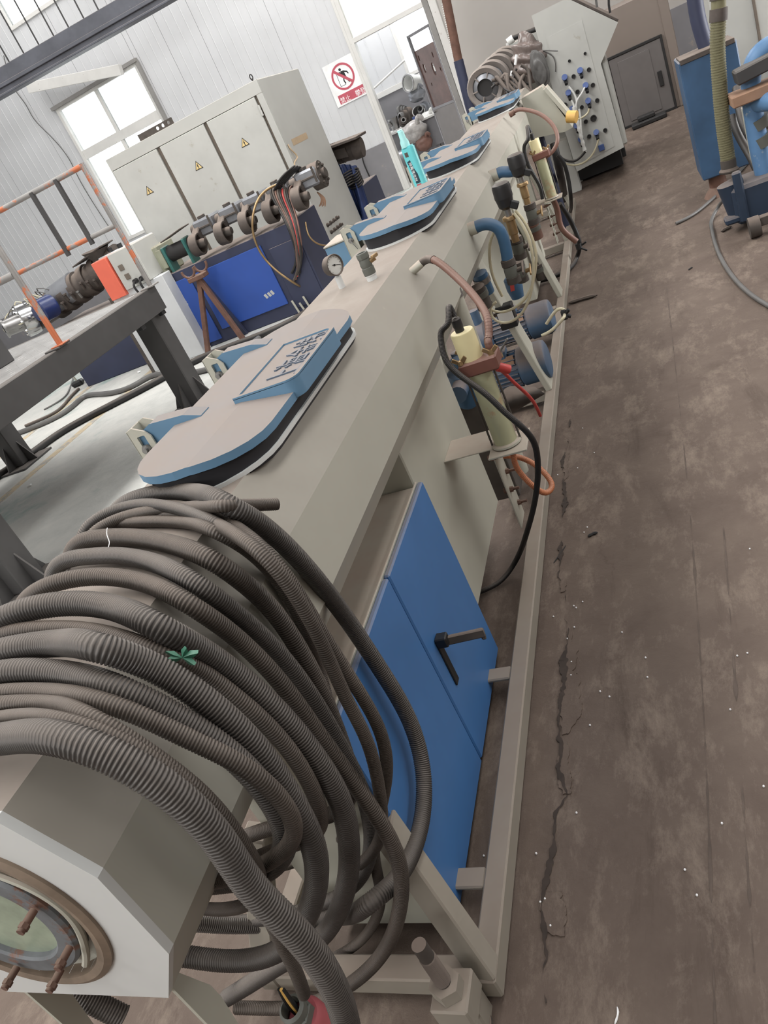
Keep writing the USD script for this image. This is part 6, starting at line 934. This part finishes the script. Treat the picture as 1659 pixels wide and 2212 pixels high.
def pile(px, py, kind, r, mt, label, name, cat, d=0.0, ax=(0, 0, 1)):
    c = B(px, py, d); ax = unit(ax); t = thing(name, label, cat, c - V(0, 0, r))
    if kind == 'cup': part('shell', lathe([(0, -r), (r * .75, -r), (r, r), (r * .92, r), (r * .7, -r * .9), (0, -r * .9)], c, ax, 20), mt, t); part('rim', lathe([(r * .9, r * 1.0), (r * 1.05, r), (r * 1.05, r * 1.12), (r * .9, r * 1.12)], c, ax, 20), 'steel', t)
    elif kind == 'die': part('disc', lathe([(0.3 * r, -r * .4), (r, -r * .4), (r, r * .2), (.7 * r, r * .2), (.7 * r, r * .7), (.3 * r, r * .7)], c, ax, 22), mt, t); part('boss', lathe([(0.3 * r, r * .6), (0.5 * r, r * .6), (.45 * r, r * 1.1), (.3 * r, r * 1.1)], c, ax, 18), 'steel', t)
    else:
        s = np.array(trimesh.creation.icosphere(3, 1.0).vertices); s = s * (1 + .5 * (meshkit.fbm(s * 1.9 + px, 4, 2) - .5)[:, None]); part('folds', (s * V(r, r * .7, r * .8) + c, np.array(trimesh.creation.icosphere(3, 1.0).faces)), mt, t, smooth=True)
        part('mouth', tube(spline([c + V(r * .5, -r * .3, r * .5), c + V(r * .8, -r * .5, r * .9), c + V(r * 1.0, -r * .3, r * .6)], 10), r * .18, 8), mt, t)
pile(894, 178, 'cup', 0.15, 'white_plastic', 'white bucket tipped towards the open door at the top of the heap', 'bucket', 'bucket', 0.2, (-0.5, -0.8, 0.2)); pile(900, 205, 'bag', 0.16, 'alu', 'crumpled grey sack under the tipped bucket', 'sack', 'sack', 0.2)
pile(852, 268, 'cup', 0.1, 'steel', 'steel sleeve standing at the left end of the bench', 'sleeve', 'machine part'); pile(872, 262, 'die', 0.1, 'brown_metal', 'brown die ring beside the steel sleeve', 'die_ring', 'machine part', 0, (0.3, -1, .3)); pile(880, 250, 'die', 0.15, 'dusty_dark', 'dark bent casting in the middle of the bench', 'casting', 'machine part', 0.1, (-0.7, -.6, .3))
pile(905, 250, 'cup', 0.12, 'steel', 'steel cylinder leaning in the heap beside the blue can', 'steel_tube', 'machine part', 0.1, (0.3, -.7, .5)); pile(918, 238, 'die', 0.15, 'alu', 'large light grey die ring near the door edge', 'die_ring', 'machine part', 0.2, (-0.3, -.9, .4)); pile(896, 257, 'cup', 0.045, 'blue_plug', 'small blue can on the bench', 'can', 'can', -0.05)
pile(868, 240, 'die', 0.11, 'cable_grey', 'grey curved ring standing behind the dark casting', 'die_ring', 'machine part', 0.25, (0.9, -.4, .1)); pile(925, 255, 'bag', 0.15, 'white_plastic', 'white plastic bag against the door edge', 'plastic_bag', 'bag'); pile(895, 284, 'bag', 0.24, 'sack_film', 'clear plastic sack slumped over the bench front', 'plastic_sack', 'sack', -0.3); pile(916, 310, 'bag', 0.17, 'brown_hose', 'reddish printed sack low beside the door leaf', 'printed_sack', 'sack', -0.35); pile(842, 272, 'die', 0.06, 'steel', 'small bright ring at the far left of the bench', 'ring', 'machine part', -0.1)
pile(866, 345, 'die', 0.16, 'alu', 'grey wheel standing on the floor under the bench', 'wheel', 'wheel', -0.3, (-1, -.3, 0)); pile(875, 378, 'die', 0.15, 'dusty_dark', 'dark wheel lower on the floor under the bench', 'wheel', 'wheel', -0.9, (-1, -.4, 0))
solo('wall_rod', cyl(at(802, 196, y=16.9), at(874, 130, y=16.9), 0.02, m=8), 'trim_white', 'thin white rod slanting across the panelled wall of the room beyond', 'rod')
# spray bottle on the third lid
bb = at(905, 392, z=ZT + 0.068); bb[0] = -0.93; bb[1] = 3.62; bb[2] = ZT
by0, bz0 = 3.75, ZT + 0.0
bb = at(908, 392, y=3.75); bb[2] = ZT
b = thing('spray_bottle', 'turquoise bottle with a pale nozzle cap standing on the tank behind the second lid', 'bottle', bb)
bw = Polygon(rrect(-0.033, 0.033, -0.018, 0.018, 0.014).exterior.coords); ux_ = unit(V(0.93, -0.36, 0)); uy_ = np.cross(V(0, 0, 1), ux_)
part('bottle_body', [extrude(bw, bb, ux_, uy_, 0.205), extrude(bw.buffer(-0.004), bb + V(0, 0, 0.2), ux_, uy_, 0.012)], 'cyan', b)
part('nozzle', [lathe([(0.0, 0.21), (0.021, 0.21), (0.02, 0.235), (0.015, 0.245), (0.0135, 0.275), (0.011, 0.28), (0.0, 0.28)], bb - ux_ * 0.006, m=18), obox(bb - ux_ * 0.008 + V(0, 0, 0.282), ux_, uy_, (0, 0, 1), 0.024, 0.016, 0.012, 0.003)], 'cyan_cap', b, 'pale nozzle')
n_ = -uy_; fo = bb + n_ * 0.0182
lb = part('label_field', extrude(affinity.scale(Polygon([(-0.012, 0.05), (0.014, 0.05), (0.014, 0.09), (0.004, 0.12), (0.0, 0.155), (-0.018, 0.15), (-0.012, 0.1)]), 1, 1), fo, ux_, (0, 0, 1), 0.0006), 'label_ink', b, 'dark label shape', smooth=False)
part('lettering', writing('除霉清洁剂', fo + n_ * 0.001 + V(0, 0, 0.145) - ux_ * 0.009, (0, 0, -1), ux_, 0.017, 0.017, 0.0, 0.0005), 'sign_white', lb, 'white characters', smooth=False)
part('sticker', [extrude(sbox(-0.012, 0.036, 0.014, 0.046), fo, ux_, (0, 0, 1), 0.0006)], 'pink', b, 'salmon strip'); part('sticker', [extrude(sbox(-0.016, 0.17, 0.002, 0.19), fo, ux_, (0, 0, 1), 0.0006)], 'brown_metal', b); part('sticker', [extrude(Point(0.004, 0.02).buffer(0.012), fo, ux_, (0, 0, 1), 0.0006)], 'cardboard', b)
bx = thing('junction_box', 'small blue box fixed to the far side of the tank beside the second lid', 'box', (-1.12, 3.0, 1.02)); part('box_body', box(-1.19, -1.096, 2.98, 3.16, 0.95, 1.145), 'lid_blue', bx); part('box_lid', box(-1.192, -1.094, 2.976, 3.164, 1.145, 1.152), 'cream_plain', bx)
# ================================================================ litter on the floor
spots_ = [(1248, 1012), (1269, 1140), (1262, 1151), (1240, 1310), (1259, 1301), (1245, 1314), (1196, 1333), (1344, 1367), (1241, 1356), (1226, 1381), (1235, 1431), (1234, 1460), (1297, 1495), (1395, 1422), (1399, 1464), (1593, 1418), (1615, 1412), (1578, 1534), (1275, 1568), (1317, 1506), (1159, 1845), (1046, 1850), (1178, 1943), (1168, 1950), (1190, 2001), (1246, 1757), (1560, 1780), (1650, 1700), (1480, 1880), (1506, 1935), (1284, 979), (1205, 1027), (1259, 926), (1620, 1187)]
pel = lathe([(0, -0.002), (0.0016, -0.0018), (0.0022, 0), (0.0016, 0.0018), (0, 0.002)], (0, 0, 0.002), m=8)
for k, (px, py) in enumerate(spots_):
    p = at(px, py, z=0.0); solo('plastic_pellet', (pel[0] * 1.25 + p, pel[1]), 'sign_white', 'tiny white plastic pellet lying on the brown floor right of the frame', 'pellet', 'white pellets scattered on the floor', smooth=True)
for px0, py0, px1, py1, r, m_, l_ in ((1270, 1159, 1291, 1150, .005, 'dark', 'dark twig on the floor near the middle of the aisle'), (1196, 1216, 1222, 1178, .002, 'dark', 'thin dark curl of swarf beside the floor crack'), (1328, 2212, 1333, 2175, .002, 'sign_white', 'pale sliver at the bottom edge of the floor'), (1487, 583, 1496, 577, .004, 'dark', 'short dark stick on the floor below the cable end'), (1558, 500, 1580, 489, .01, 'dusty_dark', 'dark splinter of wood near the blue pump'), (1228, 655, 1290, 637, .012, 'dusty_dark', 'dark batten poking out from under the frame')):
    a, b_ = at(px0, py0, z=r), at(px1, py1, z=r); solo('debris', tube(spline([a, (a + b_) / 2 + V(0.004, 0.004, 0.001), b_], 8), np.array([.5, 1, 1.1, .9, 1, 1.1, .9, .4]) * r, 6), m_, l_, 'debris')
